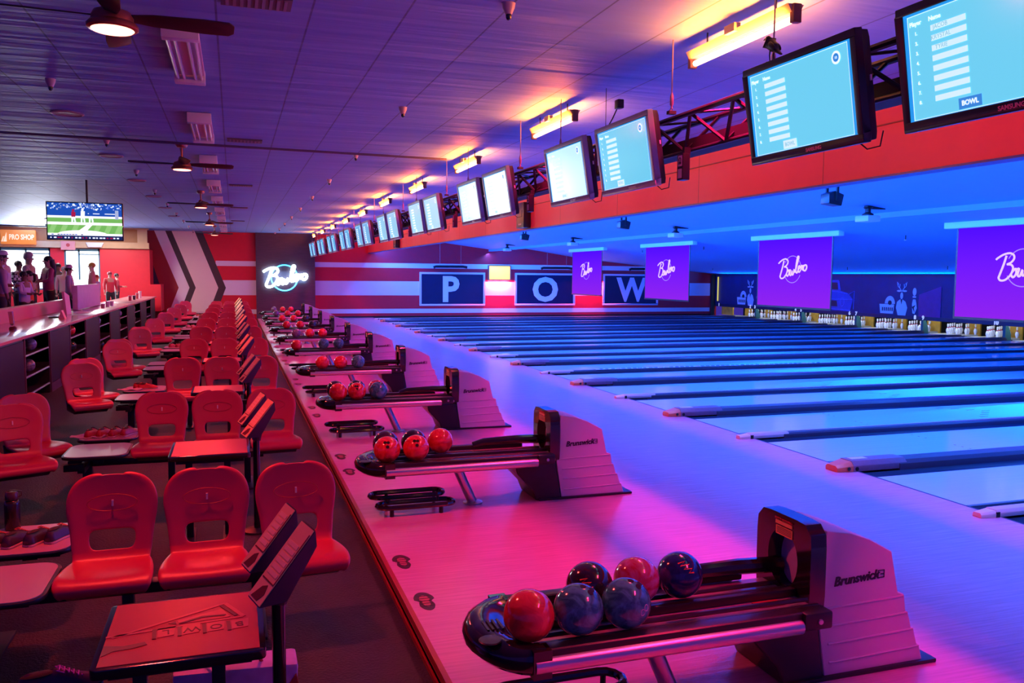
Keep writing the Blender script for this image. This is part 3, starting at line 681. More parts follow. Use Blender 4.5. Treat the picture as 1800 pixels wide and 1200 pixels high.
# bowling balls
def ballmat(name, a, b_, sc=7, rough=.12):
    m = mat(name, a, rough, coat=.6); nt = m.node_tree; bs = nt.nodes['Principled BSDF']
    tc = nt.nodes.new('ShaderNodeTexCoord'); n = nt.nodes.new('ShaderNodeTexNoise'); n.inputs['Scale'].default_value = sc; n.inputs['Distortion'].default_value = 2.5; n.inputs['Detail'].default_value = 4
    nt.links.new(tc.outputs['Object'], n.inputs['Vector']); cr = nt.nodes.new('ShaderNodeValToRGB'); cr.color_ramp.elements[0].position = .40; cr.color_ramp.elements[1].position = .62
    cr.color_ramp.elements[0].color = (*a, 1); cr.color_ramp.elements[1].color = (*b_, 1); nt.links.new(n.outputs['Fac'], cr.inputs[0]); nt.links.new(cr.outputs[0], bs.inputs['Base Color']); return m
BM = {'red': ballmat('ball_red', (.50, .015, .02), (.75, .06, .05)), 'teal': ballmat('ball_teal', (.02, .16, .16), (.07, .40, .36), 10), 'black': ballmat('ball_black', (.012, .01, .014), (.05, .012, .02)),
      'purple': ballmat('ball_purple', (.35, .015, .04), (.45, .14, .35), 6), 'navy': ballmat('ball_navy', (.008, .01, .08), (.015, .02, .16)), 'magenta': ballmat('ball_magenta', (.55, .02, .15), (.6, .05, .2)), 'green': ballmat('ball_dark_green', (.01, .03, .025), (.03, .06, .05)), 'slate': ballmat('ball_slate', (.10, .11, .17), (.2, .2, .3))}
BR_ = .1085
bme = {}
for c, m in BM.items():
    b = MB(); b.ball((0, 0, 0), BR_, 32, 20); bme[c] = b.mesh('ball', [m], smooth=90)
hole = mat('finger_hole', (.004, .004, .005), .8)
def holes_mesh(dirs):
    b = MB()
    for d in dirs:
        d = Vector(d).normalized(); q = d.to_track_quat('Z', 'Y').to_matrix().to_4x4(); b.T = Matrix.Translation(d*(BR_-.0005)) @ q; b.lathe([(.0135, -.002), (.0135, .0012), (.0001, .0012)], n=14)
    b.T = Matrix.Identity(4); return b.mesh('finger_holes', [hole])
hme = [holes_mesh([(-.3, -.75, .75), (-.05, -.78, .72), (-.12, -.92, .40)]), holes_mesh([(.3, -.5, .85), (.45, -.3, .88), (.10, -.2, 1)]), holes_mesh([(-.5, -.5, .2), (-.6, -.3, .35), (-.35, -.55, .55)])]
def ball(x, y, z, c, label, group, h=None, rz=0):
    o = link('bowling_ball', bme[c]); o.location = (x, y, z); o.rotation_euler = (0, 0, rz); tag(o, label, 'bowling ball', group)
    if h is not None: p = link('finger_hole', hme[h], o)
    return o
CN = {'red': 'marbled red', 'teal': 'dark teal', 'black': 'black', 'purple': 'red and purple swirled', 'navy': 'navy blue', 'magenta': 'magenta', 'green': 'dark green', 'slate': 'slate'}
b0 = []
for k, rows in enumerate([
    [(1.15, -.27, 'red', None, 'first in the front row, by the end cap'), (1.375, -.27, 'teal', 1, 'second in the front row'), (1.60, -.27, 'teal', 1, 'with a white ring mark'),
     (1.53, -.035, 'black', None, 'back row, with a red scribble'), (1.77, -.035, 'purple', None, 'back row, between black and navy balls'), (2.00, -.035, 'navy', None, 'back row, with a red scribble')],
    [(1.16, -.27, 'red', 0, 'front row, by the end cap'), (1.40, -.27, 'red', 0, 'front row, second'), (1.66, -.035, 'red', None, 'back row, last'), (1.19, -.035, 'black', None, 'back row, by the end cap'), (1.43, -.035, 'black', None, 'back row, middle')],
    [(1.175, -.27, 'red', None, 'front row, first'), (1.40, -.27, 'red', 0, 'front row, second'), (1.66, -.27, 'teal', 1, 'front row, third'), (1.17, -.035, 'black', None, 'back row, first'), (1.43, -.035, 'black', None, 'back row, second'), (1.68, -.035, 'purple', None, 'back row, third')],
    [(1.33, -.16, 'red', None, 'first from the end cap'), (1.62, -.16, 'red', None, 'second from the end cap'), (1.90, -.16, 'teal', None, 'third from the end cap')],
    [(1.17, -.27, 'red', None, 'alone by the end cap'), (1.72, -.10, 'teal', None, 'middle of the rack, first'), (2.02, -.10, 'teal', None, 'middle of the rack, second')],
    [(1.40, -.16, 'slate', None, 'first'), (1.72, -.16, 'red', None, 'second'), (2.02, -.16, 'red', None, 'third')],
    [(1.38, -.16, 'red', None, 'first'), (1.75, -.16, 'red', None, 'second'), (2.08, -.16, 'green', None, 'third')],
    [(1.45, -.16, 'red', None, 'first'), (1.80, -.16, 'red', None, 'second'), (2.16, -.16, 'green', None, 'third')],
    [(1.42, -.16, 'slate', None, 'first'), (1.82, -.16, 'red', None, 'second'), (2.18, -.16, 'red', None, 'third')],
    [(1.50, -.16, 'slate', None, 'first'), (1.84, -.16, 'red', None, 'second'), (2.16, -.16, 'red', None, 'third')]]):
    for x, y, c, h, w_ in rows:
        y = -.27 if y < -.12 else -.035
        o = ball(x, YB+k*P+y, .5445, c, f'{CN[c]} ball on the {NTH[k+1]} rack, {w_}', f'balls on the {NTH[k+1]} rack', h, rz=x*7 if h is None else 0)
        if k == 0: b0.append(o)
# printed marks on the front balls
rm = mat('scribble_red', (.8, .05, .03), .4, emit=(.8, .03, .01), es=.12)
def on_ball(parent, name, pts2, cdir, r, m, size=1, closed=False):
    d = Vector(cdir).normalized(); q = d.to_track_quat('Z', 'Y').to_matrix(); a = MB()
    P3 = []
    for p in pts2: v = q @ Vector((p[0]*size, p[1]*size, BR_)); P3.append(v.normalized()*(BR_+.0006))
    a.tube(P3, r, 5, 0, closed=closed); return a.build(name, m, parent)
zig = [(-.035, .02), (.0, .028), (-.025, .005), (.02, .012), (-.01, -.012), (.03, -.008), (.012, -.03), (.04, -.028)]
for i, d in ((3, (-.45, -.75, .35)), (5, (-.15, -.75, .62))):
    b0[i].rotation_euler = (0, 0, 0); on_ball(b0[i], 'red_scribble', zig, d, .0035, rm)
b0[2].rotation_euler = (0, 0, 0)
for c_ in ((.010, .008), (-.012, -.008)): on_ball(b0[2], 'white_ring', [(c_[0]+.012*math.cos(a*PI/6), c_[1]+.014*math.sin(a*PI/6)) for a in range(12)], (.35, -.9, .02), .0014, mat('ring_white', (.5, .6, .65), .4), closed=True)

# ================================================================== OVERHEAD
tubm = mat('tube_glow', (1, .9, .8), .4, emit=(1.0, .42, .20), es=9); orangem = mat('fixture_orange', (.75, .55, .45), .45)
def tube_light():
    t = thing('tube_light', 'x', 'tube light')
    b = MB(); b.prism([(-.06, .05), (.06, .05), (.03, 0), (-.03, 0)], 'y', -.60, .60); b.build('channel', orangem, t, bevel=.004)
    b = MB(); b.tube([(0, -.56, -.035), (0, .56, -.035)], .021, 12); b.build('glowing_tube', tubm, t)
    for s in (-1, 1):
        b = MB(); b.box(-.03, .03, s*.60-.02, s*.60+.02, -.065, .05); b.build('end_holder', mat('holder_brown', (.25, .10, .08), .5), t, bevel=.008)
    b = MB(); b.box(-.08, -.03, -.06, .06, .03, .085); b.build('mount_clip', orangem, t)
    for s in (-.4, .4):
        b = MB(); b.tube([(0, s, .05), (0, s, .145)], .006, 6); b.build('hanger_rod', BLACKM, t)
    l = bpy.data.lights.new('tube_wash', 'AREA'); l.shape = 'RECTANGLE'; l.size = .05; l.size_y = 1.1; l.color = (1, .0, .12); l.energy = 80; l.spread = R(104)
    lo = bpy.data.objects.new('tube_wash', l); C.objects.link(lo); lo.parent = t; lo.location = (0, 0, -.062)
    for s in (-1, 1):
        l = bpy.data.lights.new('tube_side_wash', 'AREA'); l.shape = 'RECTANGLE'; l.size = .04; l.size_y = 1.1; l.color = (1, .19, .02); l.energy = 40; l.spread = PI
        lo = bpy.data.objects.new('tube_side_wash', l); C.objects.link(lo); lo.parent = t
        z = Vector((-s, 0, -.85)).normalized(); y = Vector((0, 1, 0)); x = y.cross(z); lo.matrix_local = Matrix((x, y, z)).transposed().to_4x4(); lo.location = (s*.045, 0, -.035)
    return t
TL = tube_light()
for n in range(-1, 10):
    y = 4.97+n*3.45
    lab = f'warm glowing tube light under the ceiling, {NTH[n+2]} from the near end'
    if n == -1: TL.location = (3.27, y, 3.575); TL['label'] = lab; TL['group'] = 'orange tube lights in a row'
    else: dup(TL, (3.27, y, 3.575), label=lab)

# truss with hanging rods
def truss():
    t = thing('lighting_truss', 'long black tube truss hung under the ceiling behind the monitors', 'truss', (3.34, 0, 2.93))
    y0, y1 = 1.0, 37.6
    b = MB(); b.tube([(-.13, y0, .24), (-.13, y1, .24)], .022, 8); b.build('front_chord', BLACKM, t)
    b = MB(); b.tube([(.13, y0, .24), (.13, y1, .24)], .022, 8); b.build('rear_chord', BLACKM, t)
    b = MB(); b.tube([(0, y0, .0), (0, y1, .0)], .017, 8); b.build('bottom_chord', BLACKM, t)
    b = MB(); b.box(.02, .20, y0, y1, .0, .10); b.build('cable_tray', mat('tray_black', (.004, .004, .005), .7), t)
    b = MB(); y = y0; i = 0
    while y < y1-.56:
        b.tube([(-.13, y, .24), (0, y+.28, 0)], .014, 6).tube([(0, y+.28, 0), (-.13, y+.56, .24)], .014, 6)
        b.tube([(.13, y, .24), (0, y+.28, 0)], .014, 6); b.tube([(-.13, y, .24), (.13, y+.28, .24)], .010, 6).tube([(.13, y+.28, .24), (-.13, y+.56, .24)], .010, 6)
        y += .56
    o = b.build('diagonal_web', BLACKM, t)
    return t
truss()
rodm = mat('rod_steel', (.5, .35, .38), .35, .7)
def rod():
    t = thing('hanging_rod', 'x', 'rod')
    b = MB(); b.tube([(0, 0, .14), (0, 0, .53)], .005, 6); b.build('rod', rodm, t)
    b = MB(); b.lathe([(.004, .15), (.014, .12), (.014, .06), (.004, .04)], n=8); b.tube([(0, 0, .04), (.0, .018, .025), (0, 0, .008), (0, -.018, .025), (0, 0, .04)], .005, 6); b.build('turnbuckle', rodm, t)
    b = MB().box(-.03, .03, -.02, .02, -.012, .012); b.build('clamp', BLACKM, t)
    return t
RD = rod()
for n in range(0, 10):
    for j, dy in enumerate((2.16, 0.93)):
        y = YB+n*P+dy
        if n == 9 and j == 0: continue
        lab = f'thin steel rod with turnbuckle holding the truss, {("beyond","over")[j]} the {NTH[n+1]} pair of monitors'
        if n == 0 and j == 0: RD.location = (3.12, y, 3.185); RD['label'] = lab; RD['group'] = 'rods carrying the truss'
        else: dup(RD, (3.12, y, 3.185), label=lab)

# monitors
ui_bar = mat('ui_bar', (.3, .6, .7), .4, emit=(.62, .86, .92), es=1); ui_txt = mat('ui_text', (.8, .9, .9), .4, emit=(.80, .95, 1), es=1); ui_btn = mat('ui_button', (.05, .3, .6), .4, emit=(.02, .22, .62), es=1)
bez_b = mat('bezel_black', (.03, .02, .028), .35, bump=.03, bscale=200); bez_s = mat('bezel_silver', (.40, .44, .48), .35)
brandm = mat('brand_red', (1, .30, .35), .4); brandw = mat('brand_white', (.6, .6, .65), .4)
SCR = [(.15, .62, .84), (.15, .62, .84), (.45, .78, .88), (.32, .66, .80), (.22, .58, .80), (.10, .42, .72), (.09, .40, .72), (.08, .38, .70), (.08, .38, .70), (.08, .38, .70)]
WM, HM = .97, .575
CLIPW = .86
def gfx(detail, names):
    b = MB(); X0 = -.0235
    def bar(u0, u1, v0, v1, mi, d=0): b.box(X0-.0012-d, X0-.0004-d, -u1, -u0, v0, v1, mi)   # u to the viewer's right
    # thin bright line around the panel
    for (u0, u1, v0, v1) in ((-.42, .42, .232, .234), (-.42, .42, -.236, -.234), (-.42, -.418, -.236, .234), (.418, .42, -.236, .234)): bar(u0, u1, v0, v1, 1)
    for (u0, u1, v0, v1) in ((-.443, .443, .236, .247), (-.443, .443, -.2395, -.237), (-.443, -.421, -.2395, .247), (.421, .443, -.2395, .247)): bar(u0, u1, v0, v1, 4)
    for i in range(8): 
        v = .155-i*.0445; bar(-.29, -.10, v-.0125, v+.0125, 0)
    if detail:
        add_text(b, 'Player', .028, (X0-.001, .375, .197), (0, -1, 0), (0, 0, 1), 1, bold=.0008, depth=.0004); add_text(b, 'Name', .028, (X0-.001, .265, .197), (0, -1, 0), (0, 0, 1), 1, bold=.0008, depth=.0004)
        for i in range(8): add_text(b, f'{i+1}.', .022, (X0-.001, .375, .152-i*.0445), (0, -1, 0), (0, 0, 1), 1, bold=.0006, depth=.0004)
        for i, nm in enumerate(names): add_text(b, nm, .027, (X0-.0022, .235, .155-i*.0445), (0, -1, 0), (0, 0, 1), 3, depth=.0004, bold=.0004)
    bar(-.165, -.045, -.230, -.182, 2 if detail == 2 else 0); add_text(b, 'BOWL', .030, (X0-.0022, .105, -.206), (0, -1, 0), (0, 0, 1), 1 if detail == 2 else 3, bold=.001, depth=.0004)
    b.T = Matrix.Translation((X0, -.33, .175)); b.lathe([(.034, -.0008), (.0001, -.001)], n=20, mi=1, axis='x'); b.lathe([(.022, -.0014), (.0001, -.0016)], n=20, mi=2, axis='x'); b.T = Matrix.Identity(4)
    add_text(b, '10', .02, (X0-.0024, -.33, .174), (0, -1, 0), (0, 0, 1), 1, depth=.0004)
    return b.mesh('screen_graphics', [ui_bar, ui_txt, ui_btn, mat('ui_faint', (.2, .4, .5), .4, emit=(.28, .50, .60), es=1), mat('ui_edge', (.01, .3, .7), .4, emit=(.008, .30, .78), es=1)], smooth=0)
GF = [gfx(2, ['JACOB', 'KRYSTAL', 'TYRIE']), gfx(1, ['']), gfx(0, [])]
def monitor(k, j):
    mi = k*2+j; bez = bez_b if k == 0 else bez_s
    side = 'near' if j == 0 else 'far'
    t = thing('scoring_monitor', f'{"black" if k == 0 else "silver"}-framed scoring monitor showing a blue player list, {side} one of the {NTH[k+1]} pair', 'monitor', group='scoring monitors under the ceiling')
    b = MB(); a, h = WM/2, HM/2
    b.box(-.03, .02, -a, a, h-.040, h).box(-.03, .02, -a, a, -h, -h+.048).box(-.03, .02, -a, -a+.042, -h+.048, h-.04).box(-.03, .02, a-.042, a, -h+.048, h-.04)
    b.build('bezel', bez, t, bevel=.006)
    col = SCR[k]; 
    if k == 1 and j == 0: col = (.13, .58, .80)
    if k == 1 and j == 1: col = (.50, .82, .92)
    sm = mat(f'screen_blue_{k}_{j}' if k < 2 else f'screen_blue_{k}', (.05, .3, .4), .15, emit=col, es=1.0)
    b = MB().box(-.022, -.018, -a+.042, a-.042, -h+.048, h-.04); b.build('screen', sm, t)
    link('screen_graphics', GF[0 if (k == 0 and j == 0) else (1 if k < 2 else 2)], t)
    b = MB(); b.prism([(.02, h-.008), (.060, h-.012), (.068, h-.05), (.068, -h+.05), (.060, -h+.012), (.02, -h+.008)], 'y', -a+.006, a-.006); b.build('back_shell', mat('monitor_back', (.02, .018, .03), .4, bump=.05, bscale=100), t, bevel=.006)
    text('brand_lettering', 'SAMSUNG', .028, (-.0312, -.10 if True else 0, -h+.024), (0, -1, 0), (0, 0, 1), brandm if k == 0 else brandw, t, bold=.0008)
    if k < 4:
        b = MB().box(.045, .055, -a-.0015, -a+.006, .02, .05); b.build('port_panel', WHITEP, t)
        b = MB(); b.tube([(.03, -a+.1, -h+.01), (.06, -a+.08, -h-.03), (.09, -a+.02, -h-.025), (.10, -a+.0, -h+.05)], .004, 5); b.build('cable', BLACK, t)
    b = MB().box(.065, .152, -.10, .10, .12, .24); b.build('wall_bracket', BLACKM, t)
    t.location = (3.055, YB+k*P-.06+(-.62 if j == 0 else .62), 2.945); t.rotation_euler = (0, R(-9), 0)
    return t
for k in range(10):
    for j in (0, 1): monitor(k, j)
    # black power box on the near side of each pair
    if k < 9 and k >= 0:
        t = thing('power_box', f'small black box with white labels hung beside the {NTH[k+1]} monitor pair', 'power box', (3.27, YB+k*P-.06+ (-1.165), 2.80), group='power boxes beside the monitors')
        MB().box(-.03, .03, -.045, .045, -.10, .10).build('casing', BLACK, t, bevel=.005)
        b = MB().box(-.0315, -.030, -.030, .028, .005, .085).box(-.0315, -.030, -.030, .028, -.085, -.015); b.build('paper_label', mat('label_lilac', (.6, .5, .7), .5), t)
        if k < 3: text('label_print', 'CE', .045, (-.0325, 0, .045), (0, 0, -1), (0, -1, 0), BLACK, t, bold=.001)
        MB().box(.0, .052, -.01, .02, .10, .15).build('bracket', BLACKM, t)
# far-side partner boxes seen in the gap after a pair
# black bird on the first far monitor
bird_m = mat('bird_black', (.010, .006, .008), .45)
bx, by, bz = 3.035, 4.27, 3.233
pts = [(0, 0, .078), (0, .018, .093), (0, .028, .108), (0, .030, .122), (0, .046, .122), (0, .066, .117), (0, -.022, .060), (0, -.045, .040), (0, -.075, .018)]
me = skinmesh('bird', pts, [(0, 1), (1, 2), (2, 3), (3, 4), (4, 5), (0, 6), (6, 7), (7, 8)], [.026, .024, .017, .015, .006, .0022, .022, (.013, .009), (.010, .004)], bird_m, 2)
t = link('black_bird', me); tag(t, 'small black bird figure perched on top of a black monitor', 'bird'); t.location = (bx, by, bz); t.scale = (1.25,)*3
a = MB()
for s in (-1, 1):
    x = s*.011; a.tube([(x, -.004, .058), (x, .0, .032), (x, -.006, .002)], .0032, 6); a.tube([(x, -.018, .002), (x, .016, .002)], .002, 5).tube([(x, -.006, .002), (x-.008, .014, .002)], .0018, 5).tube([(x, -.006, .002), (x+.008, .014, .002)], .0018, 5)
a.build('leg', bird_m, t)
a = MB(); 
for s in (-1, 1): a.T = Matrix.Translation((s*.017, -.018, .070)) @ Matrix.Rotation(R(38), 4, 'X'); a.ball((0, 0, 0), .017, 10, 6, sc=(.5, 2.2, .9))
a.build('wing', bird_m, t)
# small camera on the ceiling by the second pair
t = thing('ceiling_camera', 'small dark clip-on device on a curved stem above a silver monitor', 'camera', (3.30, 7.1, 3.24))
a = MB(); a.tube([(0, 0, -.03), (0, 0, .10), (.0, -.10, .16), (0, -.20, .24)], .006, 6); a.build('stem', BLACKM, t); MB().box(-.03, .03, -.27, -.19, .22, .30).build('head', BLACKM, t, bevel=.01)
MB().box(-.05, .05, -.05, .05, -.06, -.03).build('clamp', BLACKM, t); MB().tube([(0, .05, -.04), (0, .05, .46)], .003, 5).build('wire', BLACKM, t)

# ceiling fans
glowr = mat('fan_glow', (1, .6, .5), .4, emit=(1, .26, .17), es=5.5); bronze = mat('fan_bronze', (.45, .14, .10), .3, .6)
def fan():
    t = thing('ceiling_fan', 'x', 'ceiling fan')
    b = MB(); b.lathe([(.0001, .33), (.075, .33), (.08, .30), (.06, .27), (.0001, .265)], n=20); b.build('canopy', bronze, t, smooth=50)
    b = MB(); b.tube([(0, 0, .10), (0, 0, .28)], .013, 8); b.build('down_rod', bronze, t)
    b = MB(); b.lathe([(.02, .14), (.045, .12), (.05, .09), (.10, .07), (.115, .04), (.115, .015), (.0001, .01)], n=24); b.build('motor', bronze, t, smooth=50)
    b = MB(); b.lathe([(.125, .012), (.14, -.005), (.14, -.022), (.128, -.03)], n=24); b.build('light_rim', bronze, t, smooth=50)
    b = MB(); b.lathe([(.126, -.022), (.11, -.036), (.0001, -.044)], n=24); b.build('light_disc', glowr, t, smooth=60)
    for i in range(4):
        b = MB(); b.T = Matrix.Rotation(PI/2*i+R(3), 4, 'Z') @ Matrix.Translation((0, 0, .045)) @ Matrix.Rotation(R(-16), 4, 'X')
        o = [(.10, -.035), (.22, -.06), (.5, -.075), (.64, -.07), (.67, -.04), (.67, .04), (.64, .07), (.5, .075), (.22, .06), (.10, .035)]
        b.prism(o, 'z', -.004, .004); b.build('blade', mat('fan_blade', (.03, .015, .02), .4), t, bevel=.002)
    l = bpy.data.lights.new('fan_wash', 'AREA'); l.shape = 'DISK'; l.size = .24; l.color = (1, .045, .04); l.energy = 105; l.spread = PI
    lo = bpy.data.objects.new('fan_wash', l); C.objects.link(lo); lo.parent = t; lo.location = (0, 0, -.05)
    return t
FN = fan()
for i, y in enumerate((5.41, 12.28, 19.2, 26.0, 32.9)):
    lab = f'bronze ceiling fan with a glowing red-orange disc, {NTH[i+1]} from the near end'
    if i == 0: FN.location = (-.64, y, 3.39); FN['label'] = lab; FN['group'] = 'ceiling fans in a row'
    else: dup(FN, (-.64, y, 3.39), rz=.06*i, label=lab)
# bare multi-tube fixtures (unlit)
def strip_fixture():
    t = thing('strip_fixture', 'x', 'ceiling light')
    b = MB(); b.box(-.12, .12, -.72, .72, .045, .09); b.build('tray', mat('fixture_tray', (.55, .40, .55), .35), t)
    for s in (-1, 1):
        b = MB(); b.box(-.125, .125, s*.72-.05, s*.72+.05, -.02, .09); b.build('end_plate', WHITE, t, bevel=.006)
    for x in (-.095, -.045, .045, .095):
        b = MB(); b.tube([(x, -.67, .015), (x, .67, .015)], .013, 8); b.build('unlit_tube', mat('unlit_tube_glass', (.75, .75, .85), .15), t)
    return t
SF = strip_fixture()
for n in range(9):
    lab = f'unlit four-tube ceiling fixture with white ends, {NTH[n+1]} from the near end'
    if n == 0: SF.location = (-.33, 7.18, 3.625); SF['label'] = lab; SF['group'] = 'unlit ceiling fixtures in a row'
    else: dup(SF, (-.33, 7.18+n*3.47, 3.625), label=lab)
# sprinklers
def sprinkler():
    t = thing('ceiling_sensor', 'x', 'sensor')
    b = MB(); b.lathe([(.045, .06), (.040, .03), (.022, -.01), (.0001, -.012)], n=14); b.build('cone', mat('cone_rose', (.55, .42, .45), .4), t, smooth=50)
    b = MB(); b.lathe([(.02, -.012), (.019, -.03), (.012, -.045), (.0001, -.048)], n=12); b.build('lens', BLACKG, t, smooth=50); return t
SPK = sprinkler(); first = True
for x, nm in ((-1.56, 'outer'), (1.72, 'middle')):
    for i in range(9 if x < 0 else 10):
        y = (8.7 if x < 0 else 5.25)+i*3.55
        lab = f'small cone-shaped ceiling sensor with a black tip, {NTH[i+1]} of the {nm} line'
        if first: SPK.location = (x, y, 3.66); SPK['label'] = lab; SPK['group'] = 'ceiling sensors'; first = False
        else: dup(SPK, (x, y, 3.66), label=lab)
# round flush speakers and slotted vents
def disc():
    t = thing('ceiling_speaker', 'x', 'ceiling speaker'); b = MB(); b.lathe([(.17, .02), (.17, .005), (.15, 0), (.14, .008), (.0001, .008)], n=24); b.build('rim', mat('speaker_rim', (.35, .2, .3), .4), t); return t
def vent():
    t = thing('ceiling_vent', 'x', 'vent'); b = MB(); b.box(-.22, .22, -.12, .12, .005, .02); b.build('plate', mat('vent_plate', (.10, .08, .12), .5), t); b = MB()
    for i in range(9): b.box(-.19+i*.045, -.17+i*.045, -.10, .10, -.003, .006)
    b.build('slats', mat('vent_slats', (.25, .2, .28), .5), t); return t
DS = disc(); VT = vent()
for i in range(6):
    lab = f'flat round speaker set in the ceiling, {NTH[i+1]} from the near end'
    if i == 0: DS.location = (-1.72, 10.45, ZC-.022); DS['label'] = lab; DS['group'] = 'flat ceiling speakers'
    else: dup(DS, (-1.72, 10.45+i*3.5, ZC-.022), label=lab)
for i in range(5):
    lab = f'dark slotted ceiling vent, {NTH[i+1]} from the near end'
    if i == 0: VT.location = (.17, 5.75, ZC-.022); VT['label'] = lab; VT['group'] = 'slotted ceiling vents'
    else: dup(VT, (.17, 5.75+i*5.95, ZC-.022), label=lab)
b = MB(); b.tube([(-12, 11.6, 3.66), (-2.7, 11.8, 3.66), (3.0, 12.05, 3.66)], .018, 6); o = b.build('conduit_pipe', mat('conduit_grey', (.10, .08, .16), .5)); tag(o, 'thin dark pipe running across the ceiling in front of the second fan', 'pipe')

# ================================================================== SEATING
def seat_mesh():
    # profile: (y, z, halfwidth, dish) from the front lip to the top of the back; seat faces -Y
    pr = [(-.285, .385, .205, 0), (-.305, .41, .222, 0), (-.295, .437, .235, .0), (-.24, .447, .238, .012), (-.14, .438, .232, .022), (-.04, .428, .220, .026), (.04, .428, .204, .026), (.085, .442, .194, .024),
          (.110, .470, .198, .022), (.118, .487, .200, .020), (.122, .497, .201, .020), (.152, .605, .213, .020), (.156, .62, .216, .020), (.172, .68, .228, .024), (.186, .735, .236, .026), (.197, .785, .232, .026), (.205, .828, .218, .022), (.210, .862, .194, .018), (.2135, .887, .160, .012), (.216, .903, .112, .008), (.217, .909, .06, .004)]
    us = [-1, -.94, -.82, -.66, -.59, -.3, 0, .3, .59, .66, .82, .94, 1]
    v = []; f = []; n = len(us)
    for (y, z, w_, d) in pr:
        for u in us:
            wrap = .03*max(0, abs(u)-.78)/.22
            sx = u*w_
            yy = y; zz = z
            if y < .08: zz = z + d*(abs(u)**2.2) - .010*(abs(u) > .95)
            else: yy = y - d*(abs(u)**2.2)*1.1 + .012*(abs(u) > .95)
            v.append((sx, yy, zz))
    for i in range(len(pr)-1):
        for j in range(n-1):
            if i == 10 and 4 <= j <= 7: continue   # hand hole
            f.append((i*n+j, i*n+j+1, (i+1)*n+j+1, (i+1)*n+j))
    me = bpy.data.meshes.new('s'); me.from_pydata(v, [], f); me.update()
    r = modmesh('seat_shell', me, [('SOLIDIFY', dict(thickness=.016, offset=1)), ('SUBSURF', dict(levels=2))], [SEAT]); bpy.data.meshes.remove(me)
    return r
seatm = seat_mesh()
def seat():
    t = thing('bowling_chair', 'x', 'seat')
    link('seat_shell', seatm, t)
    b = MB(); b.prism([(-.27, .40), (.10, .40), (.15, .46), (.17, .46), (.13, .34), (-.18, .33), (-.27, .38)], 'x', -.19, .19); b.build('under_tray', BLACK, t, bevel=.012)
    b = MB().box(-.005, .005, .158, .17, .735, .77); b.build('slot_insert', mat('slot_white', (.75, .65, .65), .4), t, label='small pale slot insert')
    b = MB(); pp = [(.13*math.cos(2*PI*i/30), .166-.012*abs(math.cos(2*PI*i/30))+.010*math.sin(2*PI*i/30), .755+.045*math.sin(2*PI*i/30)) for i in range(30)]; b.tube(pp, .0018, 4, closed=True); b.build('back_emboss', mat('seat_emboss', (.30, .03, .04), .5), t)
    return t
ST = seat()
def beam_frame():
    """black beam on posts that carries three seats, a low table and a shelf; origin under the middle seat"""
    t = thing('seat_frame', 'x', 'frame')
    b = MB().box(-1.30, .42, -.02, .07, .27, .33); b.build('beam', BLACKM, t, bevel=.005)
    for x in (-.42, .27):
        b = MB(); b.box(x-.03, x+.03, -.005, .055, 0, .27); b.build('post', BLACKM, t, bevel=.004)
        b = MB(); b.box(x-.05, x+.05, -.22, .27, 0, .02); b.build('foot_plate', BLACKM, t, bevel=.006)
    b = MB(); b.box(-1.18, -1.10, -.02, .07, 0, .27); b.build('post', BLACKM, t, bevel=.004)
    b = MB(); b.box(-1.24, -1.04, -.25, .30, 0, .02); b.build('foot_plate', BLACKM, t, bevel=.006)
    b = MB(); b.box(-1.28, -1.12, -.34, -.28, .30, .36).box(-1.28, -1.12, .36, .42, .30, .36).box(-1.17, -1.11, -.34, .42, .28, .33); b.build('side_arm', BLACKM, t, bevel=.004)
    return t
def rr_poly(x0, x1, y0, y1, r, n=5):
    pts = []
    for cx, cy, a0 in ((x1-r, y1-r, 0), (x0+r, y1-r, 90), (x0+r, y0+r, 180), (x1-r, y0+r, 270)):
        for i in range(n+1): a = R(a0+90*i/n); pts.append((cx+r*math.cos(a), cy+r*math.sin(a)))
    return pts
def low_table(name):
    t = thing(name, 'x', 'table')
    b = MB(); b.prism(rr_poly(-.27, .27, -.31, .31, .12), 'z', .425, .448); b.build('edge_band', BLACK, t, bevel=.005)
    b = MB(); b.prism(rr_poly(-.252, .252, -.292, .292, .105), 'z', .448, .452); b.build('table_top', TABLEG, t)
    b = MB(); b.box(-.20, .20, -.24, .24, .40, .425); b.build('underframe', BLACKM, t); b = MB(); b.box(-.04, .04, -.04, .04, .33, .40).box(-.05, .05, .24, .30, .33, .425); b.build('stem', BLACKM, t)
    return t
SFR = beam_frame(); LTB = low_table('low_table'); SHF = low_table('shoe_shelf')
